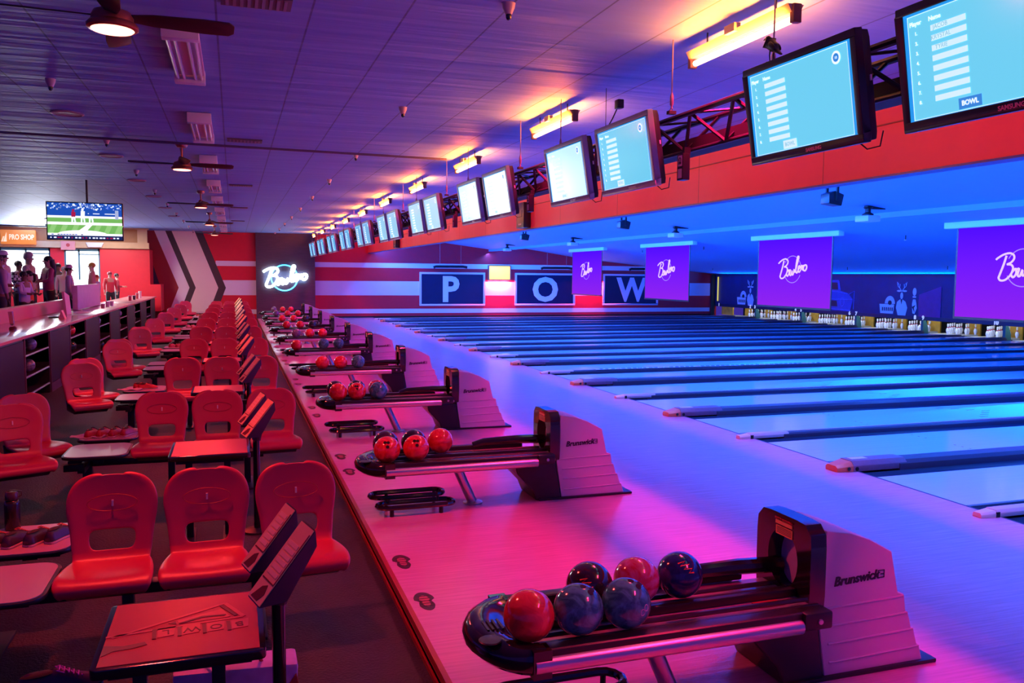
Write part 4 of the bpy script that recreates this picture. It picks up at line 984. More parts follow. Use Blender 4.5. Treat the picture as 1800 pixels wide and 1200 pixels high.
def score_table(first):
    t = thing('score_table', 'x', 'table')
    a, h = .29, .30
    b = MB(); b.prism(rr_poly(-a, a, -h, h, .025, 3), 'z', .675, .712); b.build('edge_band', BLACKG, t, bevel=.005)
    b = MB(); b.box(-a+.022, a-.022, -h+.02, h-.02, .712, .7145); b.build('table_top', TABLE, t)
    if first:
        lt = mat('laminate_light', (.62, .07, .09), .35); dk_ = mat('laminate_dark', (.16, .012, .02), .4)
        b = MB(); z = .7146
        def poly(p, mi, dz=0): b.prism(p, 'z', z+dz, z+dz+.0018, mi)
        A, B_, C_ = (-.25, -.045), (.145, .175), (.215, .02)
        def seg(p, q, w_, mi, dz=0):
            d = (Vector(q)-Vector(p)).normalized(); nrm = Vector((-d.y, d.x))*w_/2
            poly([tuple(Vector(p)-nrm), tuple(Vector(q)-nrm), tuple(Vector(q)+nrm), tuple(Vector(p)+nrm)], mi, dz)
        seg(A, B_, .016, 0); seg(B_, C_, .018, 0); seg(C_, (-.27, -.035), .014, 0); seg((.128, .158), (.188, .035), .014, 1, .001)
        poly([(-.03, .05), (.135, .12), (.165, .03), (-.02, .015)], 0); poly([(-.02, .02), (.06, .065), (.15, .055), (.145, .045), (.06, .05), (.0, .018)], 1, .002)
        poly([(-.06, .03), (-.035, .045), (-.03, .015)], 1, .0005)
        for i in range(4):
            x = -.105+i*.088; poly([(x-.008, -.012), (x+.006, -.012), (x+.012, -.10), (x-.002, -.10)], 1, .001); poly([(x+.01, -.01), (x+.074, -.002), (x+.072, -.082), (x+.014, -.092)], 0)
        for ch, x in (('L', -.062), ('W', .028), ('O', .115), ('B', .20)):
            add_text(b, ch, .06, (x, -.05, z+.0028), (-1, -.08, 0), (0, -1, 0), 1, depth=.0005)
        poly([(-.268, -.11), (-.20, -.13), (-.13, -.115), (-.12, -.14), (-.17, -.16), (-.23, -.165), (-.265, -.20)], 1)
        b.build('top_print', [lt, dk_], t, smooth=0, label='raised angular pattern printed on the top')
    b = MB(); b.box(-.24, .24, -.23, .23, .64, .675); b.build('underframe', BLACKM, t)
    for x in (-.16, .12):
        b = MB(); b.box(x-.025, x+.025, -.03, .03, .02, .64); b.build('leg', BLACKM, t, bevel=.004); b = MB(); b.box(x-.04, x+.04, -.24, .24, 0, .02); b.build('foot_plate', BLACKM, t, bevel=.005)
    return t
def console(first):
    t = thing('bowler_console', 'x', 'console')
    org = mat('keypad_tan', (.95, .72, .30), .45, var=.08); orl = mat('keypad_pale', (1, .85, .45), .45)
    b = MB(); b.tube([(0, 0, 0), (0, 0, .76)], .027, 12); b.build('post', BLACKG, t); b = MB(); b.lathe([(.11, 0), (.11, .012), (.03, .03)], n=20); b.build('base', BLACKM, t)
    Lv = Vector((.62, .12, .78)).normalized(); Wv = Vector((0.10, -.9, -.42)); Wv = (Wv-Lv*Wv.dot(Lv)).normalized(); Nv = Wv.cross(Lv)*-1
    if Nv.x > 0: Nv = -Nv
    for i, (c, hw, L_) in enumerate((((-.03, .12, .975), .050, .155), ((.01, -.085, .930), .060, .178))):
        m = Matrix((Lv, Wv, Nv)).transposed().to_4x4(); m.translation = Vector(c)
        b = MB(); b.T = m; b.prism([(-L_, 0), (L_, 0), (L_-.03, -.075), (-L_+.04, -.10)], 'y', -hw, hw) if False else b.add([(-L_, -hw, 0), (L_, -hw, 0), (L_, hw, 0), (-L_, hw, 0), (-L_+.07, -hw*.8, -.10), (L_-.05, -hw*.8, -.06), (L_-.05, hw*.8, -.06), (-L_+.07, hw*.8, -.10)], [(0, 1, 2, 3), (4, 7, 6, 5), (0, 4, 5, 1), (1, 5, 6, 2), (2, 6, 7, 3), (3, 7, 4, 0)])
        o = b.build('keypad_housing', mat('console_dark', (.05, .03, .06), .4), t, bevel=.008)
        b = MB(); b.T = m; b.box(-L_+.008, L_-.008, -hw+.006, hw-.006, 0, .004); k_ = b.build('keypad_face', org, o)
        b = MB(); b.T = m
        b.box(-L_+.10, L_-.03, hw-.012, hw-.006, .004, .0055); b.box(-L_+.095, -L_+.10, -hw+.015, hw-.01, .004, .006)
        b.prism([(-L_+.015, -.6*hw), (-L_+.07, -.1*hw), (-L_+.085, .35*hw), (-L_+.05, .6*hw), (-L_+.015, .3*hw)], 'z', .004, .0055)
        b.build('groove', mat('groove_brown', (.16, .03, .02), .5), o, smooth=0)
        b = MB(); b.T = m
        for q in range(6): x = -L_+.12+q*.026; b.box(x, x+.018, -hw+.02, hw-.022, .004, .0058)
        b.build('keys', orl, o, smooth=0)
    b = MB(); b.tube([(0, 0, .74), (.02, .0, .83), (.04, .0, .88)], .035, 10); b.build('neck', BLACK, t)
    return t
SC0 = score_table(True); SCT = score_table(False); CON = console(True)
ROWN = [NTH[n+1] for n in range(10)]
SX = (-.675, -.170, .350)
SGRP = 'plastic seats in rows'
first = True; side_first = True
for n in range(10):
    Y0 = 4.95+n*P; rn = ROWN[n]
    for j, x in enumerate(SX):
        lab = f'red plastic seat in the {rn} row, ' + ('next to the low table' if j == 0 else ('middle of three' if j == 1 else 'behind the keypad console'))
        rz = (0, 0, R(4))[j]
        if first: ST.location = (x, Y0, ZF); ST['label'] = lab; ST['group'] = SGRP; first = False
        else: dup(ST, (x, Y0, ZF), rz, label=lab, group=SGRP)
    if n > 0:
        dup(ST, (-1.77, Y0-.45, ZF), R(24), label=f'red plastic seat turned sideways at the aisle end of the {rn} row, nearer of two', group='seats at the aisle end')
        dup(ST, (-1.80, Y0+.22, ZF), R(34), label=f'red plastic seat turned sideways at the aisle end of the {rn} row, farther of two', group='seats at the aisle end')
    if n == 0:
        SFR.location = (-.17, Y0, ZF); SFR['label'] = f'black beam frame carrying the seats of the {rn} row'; SFR['group'] = 'beam frames under the seats'
        LTB.location = (-1.19, Y0-.16, ZF); LTB['label'] = f'low rounded table in the {rn} row, in front of the shoe shelf'; LTB['group'] = 'low rounded tables'
        SHF.location = (-1.19, Y0+.62, ZF); SHF['label'] = f'low rounded shelf behind the table of the {rn} row'; SHF['group'] = 'low rounded shelves'
        SC0.location = (-.20, 3.32, ZF); SC0['label'] = 'red-topped score table with raised angular pattern, in front of the first row'; SC0['group'] = 'score tables'
        CON.location = (.15, 3.38, ZF); CON['label'] = 'post console with two tan slanted keypads beside the patterned score table'; CON['group'] = 'keypad consoles'
    else:
        dup(SFR, (-.17, Y0, ZF), label=f'black beam frame carrying the seats of the {rn} row')
        dup(LTB, (-1.19, Y0-.16, ZF), label=f'low rounded table in the {rn} row, in front of the shelf')
        dup(SHF, (-1.19, Y0+.62, ZF), label=f'low rounded shelf behind the table of the {rn} row')
        if n == 1: SCT.location = (-.19, 3.32+n*P, ZF); SCT['label'] = 'plain red-topped score table, second from the near end'; SCT['group'] = 'score tables'
        else: dup(SCT, (-.19, 3.32+n*P, ZF), label=f'plain red-topped score table, {rn} from the near end')
        dup(CON, (.15, 3.38+n*P, ZF), label=f'post console with two slanted keypads, {rn} from the near end')

# ------------------------------------------------------------------ shoes
def shoe_mesh(L=.28, W=.092, Ht=.098):
    # sections along the length (toe at +Y): (y, halfwidth, bottom, top, open)
    sec = [(-.5, .26, .0, .55), (-.47, .36, 0, .78), (-.38, .40, 0, .92), (-.22, .38, 0, .80), (-.05, .37, 0, .88), (.08, .42, 0, .80), (.22, .48, 0, .62), (.34, .49, 0, .50), (.43, .42, 0, .42), (.49, .26, 0, .30), (.505, .08, .04, .16)]
    n = 12; up = MB(); vs = []; fs = []
    for (y, hw, zb, zt) in sec:
        for k in range(n):
            a = -PI/2 + 2*PI*k/n; cx, sz = math.cos(a), math.sin(a)
            z0 = .2; zz = z0 + (zt-z0)*max(0, sz)**.8 if sz > 0 else z0 - .08*abs(sz)
            tap = 1 - .45*max(0, sz)**1.5
            vs.append((cx*hw*W*tap*(1 if abs(cx) > .1 else 1), y*L, zz*Ht*1.1))
    for i in range(len(sec)-1):
        for k in range(n): fs.append((i*n+k, i*n+(k+1) % n, (i+1)*n+(k+1) % n, (i+1)*n+k))
    fs += [tuple(range(n))[::-1], tuple(range((len(sec)-1)*n, len(sec)*n))]
    up.add(vs, fs)
    so = MB(); out = []
    for (y, hw, _, _) in sec: out.append((hw*W*1.06, y*L))
    pts = [(x, y) for x, y in out] + [(-x, y) for x, y in out[::-1]]
    so.prism(pts, 'z', 0, .015)
    la = MB()
    for i in range(5):
        y = (-.02+i*.055)*L; zt = (.92-i*.082)*Ht*1.1; w_ = .020
        la.tube([(-w_, y, zt-.004), (0, y+.004, zt+.004), (w_, y, zt-.004)], .0028, 5)
        la.tube([(-w_, y, zt-.004), (w_, y+.014, zt-.006)], .0022, 5)
    la.tube([(0, 0, .084), (.02, -.015, .095), (.03, .01, .085)], .0024, 5).tube([(0, 0, .084), (-.02, -.015, .095), (-.03, .01, .085)], .0024, 5)
    op = MB(); op.T = Matrix.Translation((0, -.27*L, .80*Ht*1.1)) @ Matrix.Diagonal((.026, .20*L, .008, 1)); op.ball((0, 0, 0), 1, 14, 6)
    return up, so, la, op
def shoe(upm, solm, lacm, lab, loc, rz, group=None, sc=1.0, cache={}):
    t = thing('bowling_shoe', lab, 'shoe', loc, rz, group); t.scale = (sc*.9,)*3
    key = (upm.name, solm.name, lacm.name)
    if key not in cache:
        u, s_, l_, o_ = shoe_mesh(); cache[key] = (u.mesh('upper', [upm], smooth=60), s_.mesh('sole', [solm], smooth=40, bevel=.004), l_.mesh('laces', [lacm]), o_.mesh('shoe_opening', [mat('shoe_inside', (.02, .01, .01), .8)], smooth=80))
    for nm, me in zip(('upper', 'sole', 'laces', 'opening'), cache[key]): link(nm, me, t)
    return t
sh_dark = mat('shoe_dark', (.05, .015, .05), .4, var=.3, vscale=20); sh_red = mat('shoe_red', (.42, .02, .03), .35, var=.3, vscale=14); sole_w = mat('sole_pale', (.62, .40, .38), .5); lace_r = mat('lace_red', (.65, .10, .07), .5); lace_p = mat('lace_purple', (.65, .12, .55), .5); lace_k = mat('lace_dark', (.05, .01, .01), .5); sole_d = mat('sole_dark_red', (.30, .06, .05), .5)
ZS = ZF+.453
for i, (x, y, a) in enumerate(((-1.34, 5.48, -30), (-1.235, 5.50, -24), (-1.115, 5.50, -30), (-1.015, 5.53, -26))):
    shoe(sh_dark, sole_w, lace_r, f'dark bowling shoe with red laces on the first shelf, {ORD[i]} of four', (x, y, ZS), R(a), 'dark shoes on the first shelf')
for i, (x, y, a) in enumerate(((-1.33, 8.93, -22), (-1.225, 8.94, -24), (-1.12, 8.93, -20), (-1.01, 8.94, -24))):
    shoe(sh_red, sole_w, lace_k, f'red bowling shoe on the second shelf, {ORD[i]} of four', (x, y, ZS), R(a), 'red shoes on the second shelf')
for i, (x, y, a) in enumerate(((-1.22, 12.48, -70), (-1.15, 12.42, -82))):
    shoe(sh_red, sole_w, lace_k, f'red bowling shoe lying on the third shelf, {ORD[i]} of two', (x, y, ZS), R(a), 'red shoes on the third shelf')
for n in (4, 6, 8):
    for j in range(3):
        shoe(sh_red if n != 6 else mat('shoe_pink', (.55, .25, .25), .4), sole_w, lace_k, f'small red shoe on the {ROWN[n]} shelf, {ORD[j]} of three', (-1.28+j*.13, 4.95+n*P+.58, ZS), R(-25), f'shoes on the {ROWN[n]} shelf')
shoe(sh_dark, mat('sole_black', (.03, .015, .02), .5), lace_p, 'dark sneaker with purple laces on the floor beside the patterned score table', (-.655, 3.46, ZF+.45), R(-75), sc=1.15)
t = thing('floor_crate', 'low black crate under the sneaker beside the patterned score table', 'crate', (-.68, 3.42, ZF)); MB().box(-.16, .12, -.2, .14, 0, .45).build('body', BLACKM, t, bevel=.01)
# drinks bottle on the first shelf
t = thing('drinks_bottle', 'tall black drinks bottle standing on the first shoe shelf', 'bottle', (-1.335, 5.80, ZS))
b = MB(); b.lathe([(.040, 0), (.044, .006), (.044, .16), (.040, .18), (.030, .19)], n=20); b.build('body', mat('bottle_black', (.02, .012, .012), .25), t, smooth=50)
b = MB(); b.lathe([(.036, .19), (.037, .195), (.037, .225), (.030, .24), (.0001, .242)], n=20); b.tube([(.03, 0, .20), (.055, 0, .215), (.055, 0, .24), (.0, 0, .25), (-.035, 0, .235)], .004, 6); b.build('cap', mat('cap_brown', (.06, .025, .02), .3), t, smooth=50)
# shopping bag under the score table
t = thing('patterned_bag', 'lilac and red patterned bag standing under the first score table', 'bag', (-.03, 3.66, ZF))
bagm = mat('bag_lilac', (.45, .30, .62), .5, var=.7, vscale=7); b = MB(); b.prism([(-.22, 0), (.24, 0), (.27, .38), (-.24, .40)], 'y', -.08, .09); b.build('bag_body', bagm, t, bevel=.02)
b = MB(); 
for q in ([(.10, .05), (.16, .2), (.26, .34), (.27, .28), (.2, .1)], [(-.10, .0), (-.02, .0), (-.04, .3), (-.12, .34)]): b.prism(q, 'y', -.084, -.081)
b.build('red_band', mat('bag_red', (.45, .03, .03), .5), t)
b = MB(); b.tube([(-.12, -.02, .39), (-.1, -.03, .47), (.08, -.03, .47), (.12, -.02, .38)], .008, 6); b.build('handle', mat('bag_red', (.45, .03, .03), .5), t)
# folded grey cloths on two of the side seats
for n, nm in ((1, 'second'), (2, 'third')):
    b = MB(); vs = []; fs = []
    for i in range(9):
        for j in range(6):
            x, y = -.15+i*.04, -.08+j*.035; vs.append((x, y, .012+.012*math.sin(i*1.7+j*.8)+.006*math.sin(j*2.3)))
    for i in range(8):
        for j in range(5): q = i*6+j; fs.append((q, q+1, q+7, q+6))
    me = bpy.data.meshes.new('cloth'); me.from_pydata(vs, [], fs); me.update(); me = modmesh('folded_cloth', me, [('SOLIDIFY', dict(thickness=.012, offset=1)), ('SUBSURF', dict(levels=1))], [mat('cloth_mauve', (.50, .40, .50), .7)])
    o = link('folded_cloth', me); o.location = (-1.38, 4.95+n*P+.50, ZS+.004); tag(o, f'crumpled pale cloth at the aisle end of the {nm} shelf', 'cloth')
t = thing('patterned_basket', 'red and white woven basket on the eighth shelf', 'basket', (-1.05, 4.95+7*P+.5, ZS)); b = MB(); b.lathe([(.08, 0), (.11, .12), (.10, .12), (.07, .01)], n=16); b.build('basket_body', mat('basket_red', (.6, .2, .2), .5, var=.8, vscale=25), t)
b = MB(); b.lathe([(.085, .12), (.07, .19), (.03, .22), (.0001, .22)], n=14); b.build('contents', mat('basket_dark', (.3, .03, .04), .5), t)

# ================================================================== BALL STORAGE COUNTER
cabm = mat('cabinet_charcoal', (.010, .014, .026), .45, bump=.05, bscale=60, var=.15); postm = mat('cabinet_post', (.09, .055, .08), .4, var=.2); shelfm = mat('shelf_steel', (.32, .36, .48), .3, .5)
woodtop = mat('counter_wood', (.50, .36, .38), .16, var=.35, vscale=2, stretch=(6, .6, 1), coat=.4)
def cab(kind):
    t = thing('ball_cabinet' if kind else 'counter_panel_cabinet', 'x', 'cabinet')
    wy = 1.81; z1 = 1.06
    if not kind:
        b = MB().box(-.72, -.01, .02, wy-.02, 0, z1); b.build('carcass', cabm, t, bevel=.004); b = MB().box(-.012, .004, .05, wy-.05, .16, z1-.04); b.build('front_panel', cabm, t); b = MB().box(-.03, .012, .02, wy-.02, 0, .15); b.build('plinth', postm, t)
    else:
        b = MB(); b.box(-.72, -.68, .02, wy-.02, 0, z1).box(-.68, -.01, .02, .05, 0, z1).box(-.68, -.01, wy-.05, wy-.02, 0, z1).box(-.68, -.01, .05, wy-.05, z1-.03, z1); b.build('carcass', cabm, t)
        for z in (.16, .44, .77):
            b = MB(); b.box(-.68, -.05, .05, wy-.05, z-.02, z); s_ = b.build('shelf', cabm, t); b = MB(); b.tube([(-.02, .05, z+.005), (-.02, wy-.05, z+.005)], .018, 8); b.build('shelf_rail', shelfm, s_)
    b = MB(); b.box(-.04, .012, -.02, .02, 0, z1); b.build('post', postm, t, bevel=.004)
    return t
CB1, CB0 = cab(1), cab(0); fo = fs_ = True; oc = sc_ = 0; y = 14.09-2*1.83; opens = []
for i in range(14):
    op = i % 2 == 0
    if op: oc += 1
    else: sc_ += 1
    lab = f'dark open ball-storage cabinet under the counter, {NTH[oc]} from the near end' if op else f'dark closed cabinet panel between ball racks, {NTH[sc_]} from the near end'
    src = CB1 if op else CB0
    if (op and fo) or (not op and fs_):
        src.location = (-3.0, y, ZF); src['label'] = lab; src['group'] = 'ball cabinets under the counter'
        if op: fo = False
        else: fs_ = False
    else: dup(src, (-3.0, y, ZF), label=lab)
    if op: opens.append(y)
    y += 1.83
cballs = {1: [(1.15, .77, 'slate'), (.17, .77, 'magenta'), (1.0, .44, 'slate')], 2: [(.17, .77, 'magenta'), (.50, .77, 'slate'), (1.0, .77, 'red'), (1.05, .44, 'green')], 3: [(.30, .77, 'magenta'), (.75, .77, 'slate'), (1.2, .16, 'green')],
          4: [(.55, .77, 'red'), (1.1, .77, 'slate'), (.8, .44, 'slate')], 5: [(.9, .77, 'slate'), (.9, .44, 'slate')]}
for i, L in cballs.items():
    for q, (dy, z, c) in enumerate(L):
        ball(-3.17, opens[i]+dy, ZF+z+BR_+.003, c, f'{CN[c]} ball on a shelf of the {NTH[i+1]} open cabinet, {ORD[q]} listed from the top', f'balls in the {NTH[i+1]} open cabinet')
for i, (y0, y1, zz, m_) in enumerate(((10.4, 20.15, .965, woodtop), (20.2, 28.1, .965, mat('counter_grey', (.35, .27, .32), .25, var=.2)), (28.15, 36.1, .965, mat('counter_rose', (.45, .22, .22), .3, var=.2)))):
    t = thing('countertop', ('glossy streaked countertop over the near ball cabinets', 'grey-brown middle stretch of countertop', 'rosy far stretch of countertop by the striped wall')[i], 'countertop', (-3.0, y0, zz))
    b = MB().box(-.98, .05, 0, y1-y0, .0, .045); b.build('slab', m_, t, bevel=.008); b = MB().box(.045, .056, 0, y1-y0, .002, .04); b.build('front_edge', mat('edge_rose', (.55, .25, .22), .3), t)
cf = MB().box(-14, -3.98, 10.0, 36.4, ZF, .50).build('floor_concourse', mat('concourse_floor', (.10, .05, .06), .4, var=.3)); struct(cf)
cf = MB().box(-3.98, -3.73, 10.0, 36.4, ZF, .96).build('wall_low', mat('low_wall', (.25, .06, .08), .5)); struct(cf)
t = thing('booth_back', 'long pink upholstered booth back behind the glossy counter', 'booth', (-4.05, 11.0, .50)); b = MB().box(-.12, .055, 0, 12.7, 0, .77); b.build('upholstery', mat('booth_pink', (.60, .10, .20), .5, bump=.1, bscale=200), t, bevel=.03, bseg=3)
# things on the counter
gl = mat('clear_cup', (.8, .5, .5), .1, trans=.85)
t = thing('tall_glass', 'tall frosted glass with a dark base on the near counter', 'glass', (-3.42, 15.35, 1.010)); b = MB(); b.lathe([(.030, .05), (.034, .10), (.040, .30), (.037, .30), (.030, .10), (.0001, .07)], n=18); b.build('glass', gl, t); b = MB(); b.lathe([(.055, 0), (.058, .03), (.04, .055), (.0001, .055)], n=18); b.build('base', mat('glass_base', (.12, .01, .02), .3), t); t.rotation_euler = (0, R(-5), 0)
t = thing('menu_card', 'small folded pink card on the near counter', 'card', (-3.32, 18.9, 1.010)); b = MB(); b.prism([(-.06, 0), (.06, 0), (.004, .17), (-.004, .17)], 'y', -.10, .10); b.build('card', mat('card_pink', (.75, .35, .35), .5), t)
t = thing('tray', 'flat dark tray beside the pink card', 'tray', (-3.5, 19.4, 1.010)); b = MB(); b.lathe([(.16, 0), (.19, .02), (.18, .02), (.15, .006), (.0001, .006)], n=22); b.build('tray_dish', BLACKG, t)
t = thing('display_case', 'lilac upright panel display standing on the middle counter', 'display', (-3.62, 22.6, 1.010)); b = MB(); b.box(-.10, .0, 0, 7.2, .02, .60) if False else b.box(-.12, .0, 0, 3.6, .02, .62); b.build('panel', mat('panel_lilac', (.55, .42, .62), .5, var=.2), t, bevel=.01); b = MB(); 
for yy in (.2, 3.4): b.box(-.2, .05, yy-.04, yy+.04, 0, .02)
b.build('foot', WHITE, t)
t = thing('paper_stack', 'white papers lying on the middle counter', 'papers', (-3.35, 21.5, 1.010)); b = MB(); b.box(-.15, .15, -.25, .2, 0, .012); b.T = Matrix.Rotation(R(15), 4, 'Z'); b.box(-.12, .13, .0, .4, .012, .02); b.build('sheets', WHITEP, t)
t = thing('cardboard_cone', 'pale folded pink card leaning on the counter before the lilac panel', 'card', (-3.5, 20.45, 1.010)); b = MB(); b.prism([(0, 0), (.55, 0), (.35, .42), (-.25, .52)], 'x', -.05, .0); b.build('card', mat('card_rose', (.72, .42, .55), .5), t)
for i, (y_, c_, h_) in enumerate(((24.3, (.6, .3, .3), .10), (25.2, (.7, .6, .6), .14), (26.0, (.6, .5, .55), .12), (30.4, (.6, .05, .1), .16), (31.6, (.05, .01, .02), .14), (32.6, (.6, .1, .1), .20), (33.6, (.7, .5, .5), .24))):
    t = thing('counter_cup', ['small brown-red', 'white', 'pale', 'dark red', 'black', 'red', 'tall pale'][i] + f' cup on the far counter, {ORD[i]} from the near end', 'cup', (-3.3, y_, 1.010), group='cups on the counter'); b = MB(); b.lathe([(.045, 0), (.055, h_), (.050, h_), (.042, .01), (.0001, .01)], n=14); b.build('cup_body', mat(f'cup_{i}', c_, .3), t)
    b = MB(); b.lathe([(.057, h_), (.057, h_+.012), (.0001, h_+.014)], n=14); b.build('lid', WHITEP, t)

# ================================================================== FAR CONCOURSE FRONT
YF = 36.5
fred = mat('facade_red', (.72, .02, .04), .45, var=.08); brown = mat('facade_brown', (.42, .16, .05), .5, var=.2, vscale=4); tan = mat('facade_tan', (.62, .38, .20), .5, var=.1); teal = mat('frame_teal', (.08, .22, .28), .4); pane = mat('window_pane', (.9, .95, 1), .3, emit=(.93, .97, 1), es=2.4)
b = MB(); b.box(-14, -3.28, YF, YF+.2, 2.88, ZC, 0); b.box(-14, -8.5, YF, YF+.2, .4, 2.88, 1).box(-6.76, -6.28, YF, YF+.2, .4, 2.88, 1).box(-5.01, -3.28, YF, YF+.2, .4, 2.88, 1).box(-8.5, -6.76, YF, YF+.2, .4, 1.25, 1).box(-6.28, -5.01, YF, YF+.2, .4, 1.25, 1)
o = b.build('wall_facade', [brown, fred], smooth=0); struct(o)
b = MB(); b.box(-14, -3.20, YF-.14, YF-.01, 2.90, 3.14).box(-3.62, -3.26, YF-.12, YF-.01, 3.14, ZC).box(-14, -3.2, YF-.10, YF-.01, 3.66, ZC); b.build('trim_6', tan); struct(bpy.data.objects['trim_6'])
b = MB(); b.box(-3.28, -3.2, YF+.01, YW, .4, 2.88).box(-3.28, -2.80, YF-.1, YW-.03, .4, 1.48); o = b.build('wall_block', fred); struct(o)
wn = 0
for (x0, x1) in ((-8.5, -6.76), (-6.28, -5.01)):
    wn += 1; t = bpy.data.objects.new(f'window_{wn}', None); C.objects.link(t); t.location = ((x0+x1)/2, YF, 1.25); struct(t); a = (x1-x0)/2
    MB().box(-a, a, .12, .14, 0, 1.62).build('pane', pane, t)
    b = MB(); b.box(-a, a, .04, .10, 1.52, 1.63).box(-a, a, .04, .10, 0, .06).box(-a, -a+.06, .04, .10, 0, 1.63).box(a-.06, a, .04, .10, 0, 1.63); x = (.02 if wn == 1 else -.12); b.box(x-.03, x+.03, .04, .10, .4 if wn == 2 else 0, 1.6).box(x, a, .04, .10, 1.38, 1.42); b.build('window_frame', teal, t)
t = thing('shop_sign', 'orange signboard reading PRO SHOP above the bright window', 'sign', (-7.78, YF-.16, 3.265))
b = MB().box(-.59, .59, -.14, 0, -.27, .27); b.build('board', mat('sign_orange', (.85, .20, .03), .4, emit=(.9, .28, .05), es=.5, var=.1), t, bevel=.02)
text('lettering', 'PRO SHOP', .27, (.12, -.146, -.01), (1, 0, 0), (0, 0, 1), mat('sign_cream', (.95, .7, .4), .4, emit=(1, .62, .30), es=.7), t, bold=.008, ax=.66)
b = MB(); b.prism([(-.50, -.18), (-.38, .18), (-.38, -.18)], 'y', -.146, -.142).prism([(-.56, -.18), (-.52, -.18), (-.45, .02), (-.50, .02)], 'y', -.146, -.142); b.build('emblem', mat('sign_cream', (.95, .7, .4), .4), t)
t = thing('emergency_light', 'white twin emergency light on the tan fascia', 'emergency light', (-5.15, YF-.145, 3.02)); b = MB().prism([(-.24, -.09), (.24, -.09), (.32, .09), (-.32, .09)], 'y', -.10, 0); b.build('body', WHITEP, t, bevel=.02)
t = thing('exit_sign', 'small faded pink square sign under the tan fascia', 'sign', (-6.10, YF-.145, 3.00)); b = MB().box(-.25, .25, -.04, 0, -.19, .15); b.build('plate', mat('exit_pink', (.72, .28, .25), .5), t); b = MB(); b.lathe([(.07, -.046), (.0001, -.047)], n=12, axis='y'); b.build('symbol', mat('exit_red', (.5, .05, .05), .5), t)
b = MB(); b.box(-8.7, -6.4, 34.9, 34.96, 3.60, 3.64); b.box(-8.6, -8.56, 34.9, 34.96, 3.64, ZC); b.box(-6.6, -6.56, 34.9, 34.96, 3.64, ZC); o = b.build('ceiling_track', BLACKM); tag(o, 'thin dark track rail under the bright far ceiling', 'track rail')
t = thing('blue_bin', 'dark blue bin at the foot of the striped wall beside the chevron', 'bin', (-2.45, 37.2, ZF)); b = MB(); b.lathe([(.16, 0), (.20, .55), (.18, .58), (.0001, .60)], n=16); b.build('bin_body', mat('bin_blue', (.03, .12, .30), .4, var=.5), t)

lp = mat('fill_panel_glow', (.9, .9, .95), .4, emit=(.95, .95, 1), es=6)  # made-up fill panels, added over the concourse to brighten the chevron wall
for i, (x_, y_) in enumerate(((-5.6, 31.5), (-7.2, 26.5), (-4.6, 34.2))):
    t = thing('added_fill_panel', f'square white fill panel added over the concourse, {("by the windows","over the crowd","by the chevron wall")[i]}', 'ceiling light', (x_, y_, ZC-.03), group='white fill panels added over the concourse')
    b = MB().box(-.32, .32, -.32, .32, 0, .028); b.build('frame', WHITE, t); b = MB().box(-.29, .29, -.29, .29, -.006, 0); b.build('diffuser', lp, t)
    l = bpy.data.lights.new('fill_panel_wash', 'AREA'); l.shape = 'SQUARE'; l.size = .56; l.color = (1, .86, .80); l.energy = (110, 60, 150)[i]; lo = bpy.data.objects.new('fill_panel_wash', l); C.objects.link(lo); lo.parent = t; lo.location = (0, 0, -.012)
# ------------------------------------------------------------------ hanging TV
t = thing('hanging_tv', 'flat TV on a ceiling pole showing a baseball game', 'television', (-2.66, 17.7, 2.92))
b = MB().box(-.66, .66, -.03, .03, -.36, .36); b.build('bezel', BLACK, t, bevel=.008)
def em(n_, c, s_=1.0): return mat(n_, c, .4, emit=c, es=s_)
cols = [em('tv_blue', (.01, .08, .42)), em('tv_green', (.16, .48, .10)), em('tv_green_light', (.26, .60, .18)), em('tv_sand', (.90, .95, .95), 1.2), em('tv_white', (.8, .9, 1), 1.1), em('tv_red', (.35, .01, .06)), em('tv_navy', (.005, .02, .10)), em('tv_pale', (.35, .45, .65))]
b = MB(); yv = -.0325
def q(pts, mi, d=0): b.prism(pts, 'y', yv-d-.0008, yv-d, mi)
def rq(x0, x1, z0, z1, mi, d=0): q([(x0, z0), (x1, z0), (x1, z1), (x0, z1)], mi, d)
rq(-.64, .64, .10, .34, 0); rq(-.64, .64, .06, .10, 3); rq(-.64, .64, -.02, .06, 1); rq(-.64, .64, -.07, -.02, 3); rq(-.64, .64, -.23, -.07, 1)
for i in range(7): q([(-.64+i*.19, -.23), (-.55+i*.19, -.23), (-.48+i*.19, -.07), (-.57+i*.19, -.07)], 2, .0005)
q([(-.18, -.23), (-.02, -.23), (.12, -.07), (.02, -.07)], 3, .001)
b.T = Matrix.Identity(4); q(ell(-.05, -.24, .42, .07, 16, 0, 180), 3, .0012); rq(-.64, .64, -.34, -.27, 6, .0015); rq(-.64, .64, -.27, -.23, 3, .0014)
rr = random.Random(5)
for i in range(150): x, z = rr.uniform(-.63, .62), rr.uniform(.22, .335); s_ = rr.uniform(.006, .016); rq(x-s_, x+s_, z-s_, z+s_, rr.choice((4, 7, 0, 7)), .001)
for i in range(20): x = -.6+i*.06; rq(x, x+rr.uniform(.02, .05), -.325, -.30, rr.choice((4, 4, 5)), .002)
for i in range(12): x = -.58+i*.05; rq(x, x+.04, -.262, -.245, rr.choice((0, 3, 6)), .002)
rq(.05, .25, .14, .155, 4, .001); rq(.34, .55, .14, .155, 4, .001); rq(.52, .58, .05, .22, 7, .0012)
